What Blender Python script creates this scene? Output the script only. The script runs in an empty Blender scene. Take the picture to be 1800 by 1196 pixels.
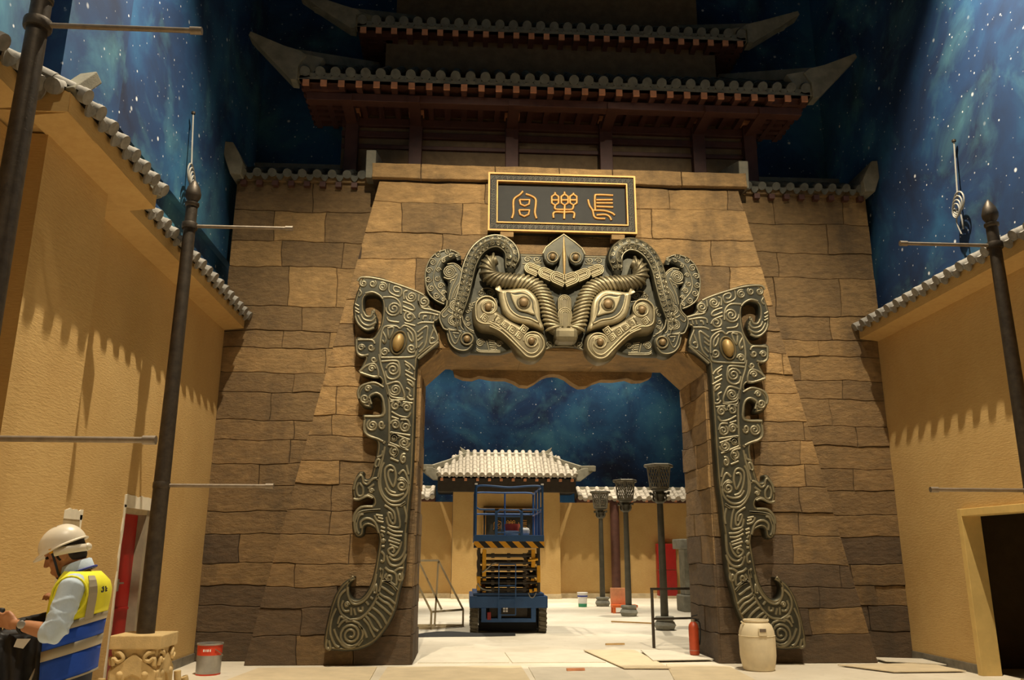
import bpy, bmesh, math, random
from mathutils import Vector, Matrix
SC = bpy.context.scene
COL = SC.collection
PI = math.pi
random.seed(11)

# ---------------------------------------------------------------- camera
def make_camera():
    yaw, pit, rol, f = math.radians(3.197), math.radians(14.589), math.radians(.169), 1445.1
    fw = Vector((math.sin(yaw)*math.cos(pit), math.cos(yaw)*math.cos(pit), math.sin(pit)))
    rt = Vector((math.cos(yaw), -math.sin(yaw), 0)); up = rt.cross(fw)
    c, s = math.cos(rol), math.sin(rol)
    rt, up = rt*c+up*s, up*c-rt*s
    cd = bpy.data.cameras.new('camera'); cd.sensor_fit = 'HORIZONTAL'; cd.sensor_width = 36
    cd.lens = f*36/1800; cd.clip_end = 200
    co = bpy.data.objects.new('camera', cd); COL.objects.link(co)
    m = Matrix((rt, up, -fw)).transposed().to_4x4(); m.translation = Vector((-1.545, 0, 1.57))
    co.matrix_world = m
    SC.camera = co
make_camera()

# ---------------------------------------------------------------- light
wd = bpy.data.worlds.new('world'); SC.world = wd; wd.use_nodes = True
wd.node_tree.nodes['Background'].inputs[0].default_value = (.9, .95, 1, 1)
wd.node_tree.nodes['Background'].inputs[1].default_value = 0.0
SC.view_settings.view_transform = 'Standard'; SC.view_settings.look = 'None'
SC.view_settings.gamma = 1; SC.view_settings.use_curve_mapping = False
SC.view_settings.exposure = 0.0
WARM = (1, .86, .64)
def spot(name, loc, to, watt, cone, blend=.35, r=.06, col=WARM):
    l = bpy.data.lights.new(name, 'SPOT'); l.energy = watt; l.color = col
    l.spot_size = math.radians(cone); l.spot_blend = blend; l.shadow_soft_size = r
    o = bpy.data.objects.new(name, l); COL.objects.link(o); o.location = loc
    o.rotation_euler = (Vector(to)-Vector(loc)).to_track_quat('-Z', 'Y').to_euler()
# ceiling lamps of the hall: two lamps for the gate, rows of wall washers beside the walls
for x in (-2.2, 2.3):
    spot('gate_spotlight', (x, 5.6, 11.2), (x*.55, 12.8, 5.5), 4300, 52, 1.)
for y, e in ((7.7, 7200), (.6, 2600)):
    spot('wall_washer', (-3.1, y, 13), (-5.55, y+.8, 3.0), e, 86, 1.)
for y, e in ((8.7, 7200), (2.0, 2600)):
    spot('wall_washer', (3.45, y, 13), (5.5, y, 3.0), e, 84, 1.)
# ceiling lamps of the courtyard behind the gate, plus added mural spots
for x in (-5.5, -1.6, 1.8, 5.2):
    spot('court_washer', (x, 28.9, 10.5), (x, 30.6, 0), 2600, 70, .7, .06, (1, .87, .66))
for x in (-4.5, 0, 4.5):  # unseen fill spots put in to brighten the far mural
    spot('mural_fill', (x, 32.4, 11), (x, 34.6, 4), 420, 110, .8, .06, (1, .9, .74))
for x, y in ((-2.5, 22.5), (3.5, 22.5), (1.2, 17.4)):
    spot('court_downlight', (x, y, 10.5), (x, y, 0), 2700, 72, .5, .08, (1, .9, .72))

# ---------------------------------------------------------------- helpers
def lin(c):
    return tuple(((v/255)/12.92 if v/255 <= .04045 else ((v/255+.055)/1.055)**2.4) for v in c)
class NT:
    def __init__(s, name):
        s.m = bpy.data.materials.new(name); s.m.use_nodes = True
        s.t = s.m.node_tree; s.b = s.t.nodes['Principled BSDF']
    def n(s, typ, **kw):
        nd = s.t.nodes.new(typ)
        for k, v in kw.items():
            if k.startswith('i_'):
                nd.inputs[k[2:].replace('_', ' ')].default_value = v
            else: setattr(nd, k, v)
        return nd
    def l(s, a, b): s.t.links.new(a, b)
    def pos(s, scale=(1, 1, 1)):
        g = s.n('ShaderNodeNewGeometry'); mp = s.n('ShaderNodeMapping'); mp.inputs['Scale'].default_value = scale
        s.l(g.outputs['Position'], mp.inputs['Vector']); return mp.outputs[0]
    def noise(s, vec, scale, detail=4, rough=.6):
        nd = s.n('ShaderNodeTexNoise'); nd.inputs['Scale'].default_value = scale
        nd.inputs['Detail'].default_value = detail; nd.inputs['Roughness'].default_value = rough
        s.l(vec, nd.inputs['Vector']); return nd.outputs['Fac']
    def ramp(s, fac, stops, interp='LINEAR'):
        r = s.n('ShaderNodeValToRGB'); r.color_ramp.interpolation = interp
        e = r.color_ramp.elements
        while len(e) < len(stops): e.new(.5)
        for q, (p, c) in zip(e, stops): q.position = p; q.color = (*c, 1)
        s.l(fac, r.inputs[0]); return r.outputs[0]
    def mix(s, fac, a, b, mode='MIX'):
        m = s.n('ShaderNodeMix', data_type='RGBA', blend_type=mode)
        for sock, v in ((m.inputs[0], fac), (m.inputs[6], a), (m.inputs[7], b)):
            if hasattr(v, 'links'): s.l(v, sock)
            elif isinstance(v, (int, float)): sock.default_value = v
            else: sock.default_value = (*v, 1)
        return m.outputs[2]
    def bump(s, h, strength=.3, dist=.02):
        b = s.n('ShaderNodeBump'); b.inputs['Strength'].default_value = strength; b.inputs['Distance'].default_value = dist
        s.l(h, b.inputs['Height']); s.l(b.outputs[0], s.b.inputs['Normal'])
    def col(s, c):
        if hasattr(c, 'links'): s.l(c, s.b.inputs['Base Color'])
        else: s.b.inputs['Base Color'].default_value = (*c, 1)
    def set(s, rough=.6, metal=0.): s.b.inputs['Roughness'].default_value = rough; s.b.inputs['Metallic'].default_value = metal

def simple(name, c, rough=.6, metal=0., var=.15, scale=6., bump=0., bscale=60.):
    t = NT(name); c = lin(c); p = t.pos()
    lo = tuple(v*(1-var) for v in c); hi = tuple(min(1, v*(1+var)) for v in c)
    t.col(t.ramp(t.noise(p, scale), [(.3, lo), (.7, hi)])); t.set(rough, metal)
    if bump: t.bump(t.noise(p, bscale), bump, .01)
    return t.m

def m_plaster():
    t = NT('yellow_plaster'); p = t.pos()
    a = t.noise(p, 1.1, 3); g = t.noise(t.pos((1.3, 1.3, 7)), 9, 4, .65)
    c = t.ramp(a, [(.3, lin((188, 152, 92))), (.7, lin((202, 168, 108)))])
    t.col(t.mix(.25, c, t.ramp(g, [(.3, lin((172, 138, 80))), (.7, lin((212, 180, 120)))])))
    t.set(.85); t.bump(g, .3, .02); return t.m
def m_stone(name, a, b, c):
    t = NT(name); p = t.pos()
    big = t.noise(p, .55, 4, .55); fine = t.noise(t.pos((1, 1, 2.6)), 4.5, 6, .7)
    col = t.ramp(big, [(.3, lin(a)), (.55, lin(b)), (.75, lin(c))])
    col = t.mix(.55, col, t.ramp(fine, [(.32, lin(tuple(v*.62 for v in b))), (.6, lin(b)), (.8, lin(tuple(min(255, v*1.18) for v in c)))]))
    oi = t.n('ShaderNodeObjectInfo')
    col = t.mix(.4, col, t.mix(1.0, col, t.ramp(oi.outputs['Random'], [(0, (.62, .62, .64)), (.5, (1, .98, .96)), (1, (1.2, 1.18, 1.12))]), 'MULTIPLY'))
    # weather stains with a shape of their own
    st = t.noise(t.pos((1.2, 1.2, .5)), .9, 5, .65)
    col = t.mix(t.ramp(st, [(.52, (0, 0, 0)), (.68, (.55, .55, .55))]), col, lin((58, 50, 40)))
    t.col(col); t.set(.85)
    f2 = t.noise(t.pos((1, 1, 1.8)), 9, 8, .7)
    t.bump(f2, .8, .045); return t.m
def m_bronze(name, a, b, rough=.45, metal=.55):
    t = NT(name); p = t.pos(); n1 = t.noise(p, 2.2, 5, .65); n2 = t.noise(p, 14, 4, .6)
    c = t.ramp(n1, [(.32, lin(a)), (.68, lin(b))])
    c = t.mix(t.ramp(n2, [(.55, (0, 0, 0)), (.75, (.35, .35, .35))]), c, lin((74, 76, 60)))
    t.col(c); t.set(rough, metal); t.bump(n2, .12, .01); return t.m
def m_mural():
    t = NT('star_mural'); p = t.pos()
    w = t.n('ShaderNodeTexNoise'); w.inputs['Scale'].default_value = .35; w.inputs['Detail'].default_value = 2; t.l(p, w.inputs['Vector'])
    mx = t.n('ShaderNodeVectorMath', operation='MULTIPLY_ADD'); t.l(w.outputs['Color'], mx.inputs[0]); mx.inputs[1].default_value = (2.2, 2.2, 2.2); t.l(p, mx.inputs[2])
    n1 = t.noise(mx.outputs[0], .42, 7, .58); n2 = t.noise(mx.outputs[0], .8, 8, .62)
    base = t.ramp(n1, [(.30, lin((16, 28, 56))), (.46, lin((22, 58, 102))), (.58, lin((36, 90, 132))), (.72, lin((54, 112, 146)))])
    cl = t.ramp(n2, [(.50, (0, 0, 0)), (.62, (.22, .22, .22)), (.8, (.7, .7, .7))])
    c = t.mix(cl, base, lin((100, 164, 172)))
    sx = t.n('ShaderNodeSeparateXYZ'); t.l(p, sx.inputs[0]); ad = t.n('ShaderNodeMath', operation='ADD'); t.l(sx.outputs[0], ad.inputs[0]); t.l(sx.outputs[1], ad.inputs[1])
    cb = t.n('ShaderNodeCombineXYZ'); t.l(ad.outputs[0], cb.inputs[0]); t.l(sx.outputs[2], cb.inputs[1])
    for sc, th, k in ((1.3, .045, 1.), (2.7, .05, .9), (5.2, .06, .6)):
        v = t.n('ShaderNodeTexVoronoi', feature='F1', voronoi_dimensions='2D'); v.inputs['Scale'].default_value = sc; t.l(cb.outputs[0], v.inputs['Vector'])
        s = t.ramp(v.outputs['Distance'], [(0, (k, k, k)), (th*.5, (k*.8, k*.8, k*.8)), (th, (0, 0, 0))])
        gate = t.n('ShaderNodeSeparateColor'); t.l(v.outputs['Color'], gate.inputs[0])
        gt = t.ramp(gate.outputs[0], [(.5, (0, 0, 0)), (.95, (1, 1, 1))])
        c = t.mix(t.mix(1., s, gt, 'MULTIPLY'), c, (.95, .98, 1.))
    t.col(c); t.set(.75); return t.m
def m_floor():
    t = NT('dusty_floor'); p = t.pos(); a = t.noise(p, .6, 5, .6); b = t.noise(p, 5, 6, .7)
    c = t.ramp(a, [(.3, lin((206, 196, 176))), (.7, lin((232, 224, 206)))])
    c = t.mix(t.ramp(b, [(.55, (0, 0, 0)), (.75, (.45, .45, .45))]), c, lin((170, 158, 138)))
    t.col(c); t.set(.8); t.bump(b, .1, .01); return t.m
def m_stripes():
    t = NT('hazard_stripes'); p = t.pos((1, 0, 1)); sx = t.n('ShaderNodeSeparateXYZ'); t.l(p, sx.inputs[0])
    ad = t.n('ShaderNodeMath', operation='ADD'); t.l(sx.outputs[0], ad.inputs[0]); t.l(sx.outputs[2], ad.inputs[1])
    mu = t.n('ShaderNodeMath', operation='MULTIPLY'); t.l(ad.outputs[0], mu.inputs[0]); mu.inputs[1].default_value = 3.55
    fr = t.n('ShaderNodeMath', operation='FRACT'); t.l(mu.outputs[0], fr.inputs[0])
    t.col(t.ramp(fr.outputs[0], [(0, lin((24, 23, 22))), (.5, lin((222, 158, 26)))], 'CONSTANT')); t.set(.5); return t.m

MT = {}
MT['plaster'] = m_plaster()
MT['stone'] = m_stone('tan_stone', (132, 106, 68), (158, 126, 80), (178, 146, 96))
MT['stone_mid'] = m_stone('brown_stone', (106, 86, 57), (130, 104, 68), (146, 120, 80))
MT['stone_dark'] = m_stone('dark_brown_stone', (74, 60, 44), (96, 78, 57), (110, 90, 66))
MT['joint'] = simple('joint_mortar', (58, 45, 32), .95, var=.25)
MT['bronze'] = m_bronze('dark_patina_bronze', (44, 45, 38), (74, 72, 58))
MT['bronze_mid'] = m_bronze('brown_bronze', (90, 82, 62), (122, 112, 84))
MT['bronze_lt'] = m_bronze('rubbed_bronze', (132, 122, 94), (164, 152, 118), .4, .45)
MT['gold_boss'] = m_bronze('ochre_boss', (136, 110, 62), (164, 136, 84), .45, .3)
MT['boss'] = m_bronze('dull_boss', (112, 92, 62), (138, 116, 80), .5, .35)
MT['ridge_br'] = m_bronze('ridge_bronze', (104, 98, 78), (136, 128, 102), .42, .5)
MT['mural'] = m_mural()
MT['floor'] = m_floor()
MT['tile'] = simple('grey_roof_tile', (132, 128, 120), .8, var=.3, scale=9, bump=.2)
MT['tile_dark'] = simple('dark_roof_tile', (92, 92, 84), .8, var=.3, scale=7, bump=.2)
MT['tile_pale'] = simple('pale_roof_tile', (166, 158, 144), .8, var=.2, scale=7, bump=.2)
MT['ridge'] = simple('grey_ridge_plaster', (124, 120, 104), .85, var=.25, scale=5, bump=.25)
MT['redwood'] = simple('dark_red_timber', (82, 50, 40), .6, var=.2)
MT['rafter'] = simple('rafter_end', (214, 148, 108), .7, var=.15)
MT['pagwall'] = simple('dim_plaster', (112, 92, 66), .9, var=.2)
MT['black'] = simple('black_paint', (14, 14, 14), .9, var=.2)
MT['iron'] = simple('dark_iron', (70, 62, 52), .5, .6, var=.3, scale=12, bump=.15)
MT['iron_lt'] = simple('worn_steel', (140, 128, 112), .45, .6, var=.2, scale=12)
MT['plaque'] = simple('plaque_black', (30, 30, 26), .75, var=.2)
MT['gold'] = simple('gold_leaf', (172, 126, 64), .5, .35, var=.15)
MT['plinth'] = simple('carved_sandstone', (196, 170, 120), .85, var=.15, scale=8, bump=.3)
MT['red'] = simple('red_door_paint', (150, 24, 20), .4, var=.12)
MT['white'] = simple('white_plaster_patch', (226, 218, 198), .85, var=.08)
MT['grey'] = simple('grey_plaster_patch', (176, 158, 124), .9, var=.15)
MT['frame_y'] = simple('ochre_door_frame', (214, 182, 112), .6, var=.08)
MT['base'] = simple('grey_marble_baseboard', (112, 106, 94), .5, var=.35, scale=7)
MT['blue'] = simple('blue_machine_paint', (40, 84, 138), .45, var=.12)
MT['steel_d'] = simple('oily_dark_steel', (64, 58, 50), .5, .5, var=.25)
MT['yellow'] = simple('yellow_machine_paint', (224, 164, 26), .5, var=.1)
MT['rubber'] = simple('grey_tyre_rubber', (96, 88, 72), .9, var=.2, scale=20)
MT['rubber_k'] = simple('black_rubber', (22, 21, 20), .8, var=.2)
MT['stripes'] = m_stripes()
MT['plastic_w'] = simple('dirty_white_plastic', (222, 208, 176), .6, var=.1, scale=5)
MT['plastic_d'] = simple('barrel_hollow', (110, 98, 84), .7)
MT['tin'] = simple('tin_grey', (168, 166, 160), .4, .5, var=.2)
MT['tinred'] = simple('tin_red', (214, 66, 34), .5, var=.1)
MT['extred'] = simple('extinguisher_red', (164, 62, 28), .45, var=.2)
MT['board'] = simple('plywood_board', (214, 198, 166), .85, var=.1, scale=3)
MT['board_g'] = simple('grey_board', (212, 204, 186), .85, var=.08, scale=3)
MT['timber'] = simple('raw_timber', (186, 150, 96), .8, var=.15)
MT['orange'] = simple('orange_plastic', (226, 110, 48), .6, var=.1)
MT['paper_w'] = simple('white_label', (236, 234, 230), .6, var=.04)
MT['paint_b'] = simple('blue_print', (44, 56, 150), .6)
MT['paint_g'] = simple('green_print', (60, 150, 110), .6)
MT['stone_g'] = simple('grey_stele_stone', (132, 130, 118), .85, var=.25, bump=.3)
MT['lantern'] = simple('lantern_metal', (118, 112, 96), .6, .3, var=.2)
MT['lamp_pole'] = simple('green_grey_pole', (82, 78, 66), .55, .3, var=.2)
MT['rail_steel'] = simple('bare_rail_steel', (196, 178, 142), .5, .2, var=.12)
MT['wire'] = simple('grey_cable', (150, 148, 140), .6)

def put(name, me, mat, parent=None):
    o = bpy.data.objects.new(name, me); COL.objects.link(o)
    if mat is not None and not me.materials: me.materials.append(mat)
    if parent: o.parent = parent
    return o
def tag(o, label=None, cat=None, group=None, kind=None):
    if label: o['label'] = label
    if cat: o['category'] = cat
    if group: o['group'] = group
    if kind: o['kind'] = kind
    return o
def thing(name, label, cat, loc=(0, 0, 0), group=None, rz=0.):
    o = bpy.data.objects.new(name, None); COL.objects.link(o); o.location = loc; o.rotation_euler.z = rz
    o.empty_display_size = .2
    return tag(o, label, cat, group)
def struct(name, label=None):
    o = bpy.data.objects.new(name, None); COL.objects.link(o); return tag(o, label, None, None, 'structure')
class MB:
    def __init__(s): s.v = []; s.f = []
    def add(s, vs, fs):
        k = len(s.v); s.v += [tuple(v) for v in vs]; s.f += [tuple(i+k for i in f) for f in fs]; return s
    def box(s, x0, x1, y0, y1, z0, z1):
        return s.add([(x0, y0, z0), (x1, y0, z0), (x1, y1, z0), (x0, y1, z0), (x0, y0, z1), (x1, y0, z1), (x1, y1, z1), (x0, y1, z1)],
                     [(0, 3, 2, 1), (4, 5, 6, 7), (0, 1, 5, 4), (1, 2, 6, 5), (2, 3, 7, 6), (3, 0, 4, 7)])
    def bar(s, a, b, w, h=None, up=(0, 0, 1)):
        a, b = Vector(a), Vector(b); h = h or w; d = (b-a).normalized(); up = Vector(up)
        if abs(d.dot(up)) > .98: up = Vector((0, 1, 0))
        r = d.cross(up).normalized()*w/2; u = r.cross(d).normalized()*h/2
        return s.add([a-r-u, a+r-u, a+r+u, a-r+u, b-r-u, b+r-u, b+r+u, b-r+u],
                     [(0, 1, 2, 3), (7, 6, 5, 4), (0, 4, 5, 1), (1, 5, 6, 2), (2, 6, 7, 3), (3, 7, 4, 0)])
    def tube(s, path, r, n=8, closed=False, ell=1.):
        P = [Vector(p) for p in path]; m = len(P); rs = r if isinstance(r, (list, tuple)) else [r]*m
        k = len(s.v); t0 = None; u = None
        for i in range(m):
            a = P[(i-1) % m] if (i > 0 or closed) else P[i]; b = P[(i+1) % m] if (i < m-1 or closed) else P[i]
            t = (b-a).normalized()
            if u is None:
                u = t.cross(Vector((0, 0, 1)))
                if u.length < .1: u = t.cross(Vector((0, 1, 0)))
                u.normalize()
            else:
                u = (u - t*u.dot(t)).normalized()
            v = t.cross(u)
            for j in range(n):
                q = 2*PI*j/n
                s.v.append(tuple(P[i]+(u*math.cos(q)+v*math.sin(q)*ell)*rs[i]))
        for i in range(m if closed else m-1):
            for j in range(n):
                a = k+i*n; b = k+((i+1) % m)*n
                s.f.append((a+j, a+(j+1) % n, b+(j+1) % n, b+j))
        if not closed:
            s.f.append(tuple(k+j for j in reversed(range(n)))); s.f.append(tuple(k+(m-1)*n+j for j in range(n)))
        return s
    def lathe(s, prof, c=(0, 0, 0), n=20, axis='z', sy=1.):
        k = len(s.v); cx, cy, cz = c
        for r, h in prof:
            for j in range(n):
                q = 2*PI*j/n; a, b = r*math.cos(q), r*math.sin(q)*sy
                s.v.append((cx+a, cy+b, cz+h) if axis == 'z' else (cx+a, cy-h, cz+b) if axis == 'y' else (cx+h, cy+a, cz+b))
        m = len(prof)
        for i in range(m-1):
            for j in range(n):
                s.f.append((k+i*n+j, k+i*n+(j+1) % n, k+(i+1)*n+(j+1) % n, k+(i+1)*n+j))
        s.f.append(tuple(k+j for j in reversed(range(n)))); s.f.append(tuple(k+(m-1)*n+j for j in range(n)))
        return s
    def prism(s, poly, y0, y1, fn=None):
        """(x,z) outline given a depth y0 (front) .. y1 (back)"""
        n = len(poly); area = sum(poly[i][0]*poly[(i+1) % n][1]-poly[(i+1) % n][0]*poly[i][1] for i in range(n))
        if area < 0: poly = poly[::-1]
        vs = [(x, y0, z) for x, z in poly]+[(x, y1, z) for x, z in poly]
        if fn: vs = [fn(*v) for v in vs]
        fs = [tuple(range(n)), tuple(reversed(range(n, 2*n)))]+[(i, i+n, (i+1) % n+n, (i+1) % n) for i in range(n)]
        return s.add(vs, fs)
    def xf(s, m):
        s.v = [tuple(m @ Vector(v)) for v in s.v]; return s
    def mesh(s, name, mat=None, smooth=None):
        me = bpy.data.meshes.new(name); me.from_pydata(s.v, [], s.f); me.update()
        if smooth is not None:
            me.shade_smooth(); me.set_sharp_from_angle(angle=math.radians(smooth))
        if mat: me.materials.append(mat)
        return me
    def build(s, name, mat, parent=None, smooth=None, bevel=0.):
        me = s.mesh(name, None, smooth); o = put(name, me, MT[mat] if isinstance(mat, str) else mat, parent)
        if bevel:
            b = o.modifiers.new('bevel', 'BEVEL'); b.width = bevel; b.segments = 2; b.limit_method = 'ANGLE'; b.angle_limit = math.radians(40)
        return o
def inst(name, me, parent, mw):
    o = bpy.data.objects.new(name, me); COL.objects.link(o); o.parent = parent; o.matrix_local = mw; return o
def catmull(P, n=4, closed=True):
    out = []; m = len(P)
    for i in range(m if closed else m-1):
        g = lambda k: Vector(P[k % m]) if closed else Vector(P[max(0, min(m-1, k))])
        p0, p1, p2, p3 = g(i-1), g(i), g(i+1), g(i+2)
        for j in range(n):
            t = j/n
            out.append(tuple(.5*((2*p1)+(p2-p0)*t+(2*p0-5*p1+4*p2-p3)*t*t+(3*p1-p0-3*p2+p3)*t**3)))
    if not closed: out.append(tuple(P[-1]))
    return out
def curve_mesh(name, splines, fill2d, extrude=0., bevel=0., res=2, cyc=True, offset=0.):
    cu = bpy.data.curves.new(name, 'CURVE'); cu.dimensions = '2D' if fill2d else '3D'
    if fill2d: cu.fill_mode = 'BOTH'
    cu.extrude = extrude; cu.bevel_depth = bevel; cu.bevel_resolution = res; cu.offset = offset
    if not fill2d: cu.use_fill_caps = True
    for P in splines:
        sp = cu.splines.new('POLY'); sp.points.add(len(P)-1)
        for q, p in zip(sp.points, P): q.co = (p[0], p[1], p[2] if len(p) > 2 else 0, 1)
        sp.use_cyclic_u = cyc
    o = bpy.data.objects.new(name, cu); COL.objects.link(o)
    dg = bpy.context.evaluated_depsgraph_get(); me = bpy.data.meshes.new_from_object(o.evaluated_get(dg))
    bpy.data.objects.remove(o); bpy.data.curves.remove(cu); me.name = name
    return me
def facade(me, y, mirror=False):
    """curve plane (x,y,z) -> wall plane: z of the curve comes out of the wall towards the hall"""
    s = -1 if mirror else 1
    me.transform(Matrix(((s, 0, 0, 0), (0, 0, -1, y), (0, 1, 0, 0), (0, 0, 0, 1))))
    if mirror: me.flip_normals()
    return me
def clip(poly, a, b, c):
    """keep a*x+b*z<=c"""
    out = []; n = len(poly)
    for i in range(n):
        p, q = poly[i], poly[(i+1) % n]; dp = a*p[0]+b*p[1]-c; dq = a*q[0]+b*q[1]-c
        if dp <= 0: out.append(p)
        if (dp < 0 < dq) or (dq < 0 < dp):
            t = dp/(dp-dq); out.append((p[0]+(q[0]-p[0])*t, p[1]+(q[1]-p[1])*t))
    return out
LEG_OUT=[(-3.286,5.73),(-3.26,5.817),(-3.208,5.871),(-3.136,5.889),(-3.045,5.882),(-2.916,5.856),(-2.768,5.801),(-2.569,5.735),(-2.399,5.662),(-2.223,5.581),(-2.166,5.513),(-2.151,5.411),(-2.082,5.348),(-1.969,5.287),(-1.968,5.213),(-2.016,5.136),(-2.064,5.098),(-1.989,4.796),(-2.125,4.695),(-2.3,4.544),(-2.315,4.461),(-2.327,4.278),(-2.325,3.799),(-2.325,3.382),(-2.333,2.688),(-2.366,2.263),(-2.374,2.012),(-2.392,1.788),(-2.397,1.355),(-2.462,1.052),(-2.503,0.836),(-2.574,0.637),(-2.689,0.449),(-2.83,0.31),(-2.998,0.237),(-3.177,0.211),(-3.362,0.221),(-3.496,0.238),(-3.53,0.308),(-3.523,0.474),(-3.477,0.756),(-3.405,0.993),(-3.302,1.148),(-3.195,1.22),(-3.125,1.242),(-3.19,1.136),(-3.203,1.052),(-3.168,0.969),(-3.105,0.926),(-3.032,0.945),(-2.948,1.041),(-2.892,1.178),(-2.853,1.351),(-2.828,1.547),(-2.812,1.68),(-2.808,1.765),(-2.842,1.877),(-2.904,1.937),(-2.982,1.964),(-3.022,1.936),(-3.023,1.876),(-3.043,1.82),(-3.104,1.794),(-3.168,1.831),(-3.206,1.919),(-3.217,2.041),(-3.195,2.152),(-3.131,2.236),(-3.042,2.271),(-2.94,2.277),(-2.913,2.307),(-2.927,2.357),(-2.979,2.391),(-3.069,2.362),(-3.169,2.328),(-3.217,2.372),(-3.24,2.496),(-3.213,2.633),(-3.156,2.75),(-3.088,2.771),(-3.064,2.742),(-3.062,2.69),(-3.026,2.657),(-2.976,2.683),(-2.951,2.772),(-2.919,2.945),(-2.896,3.084),(-2.9,3.189),(-2.938,3.247),(-3.044,3.292),(-3.093,3.343),(-3.12,3.428),(-3.126,3.546),(-3.12,3.64),(-2.868,3.644),(-2.863,3.787),(-2.878,3.881),(-2.945,3.934),(-3.009,3.892),(-3.017,3.832),(-2.99,3.761),(-3.024,3.73),(-3.13,3.753),(-3.204,3.83),(-3.227,3.948),(-3.192,4.058),(-3.101,4.126),(-2.972,4.143),(-2.878,4.116),(-2.904,4.196),(-3.059,4.212),(-3.222,4.293),(-3.18,4.423),(-3.144,4.527),(-3.216,4.544),(-3.283,4.592),(-3.303,4.638),(-3.315,4.739),(-3.307,4.835),(-3.268,4.873),(-3.148,4.856),(-3.04,4.865),(-2.985,4.94),(-2.93,5.067),(-2.909,5.256),(-2.922,5.446),(-2.998,5.534),(-3.096,5.556),(-3.179,5.516),(-3.191,5.402),(-3.167,5.276),(-3.117,5.228),(-3.071,5.259),(-3.056,5.329),(-2.998,5.241),(-2.969,5.141),(-3.0,5.028),(-3.104,4.957),(-3.226,4.998),(-3.328,5.121),(-3.364,5.261),(-3.362,5.437)]
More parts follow.
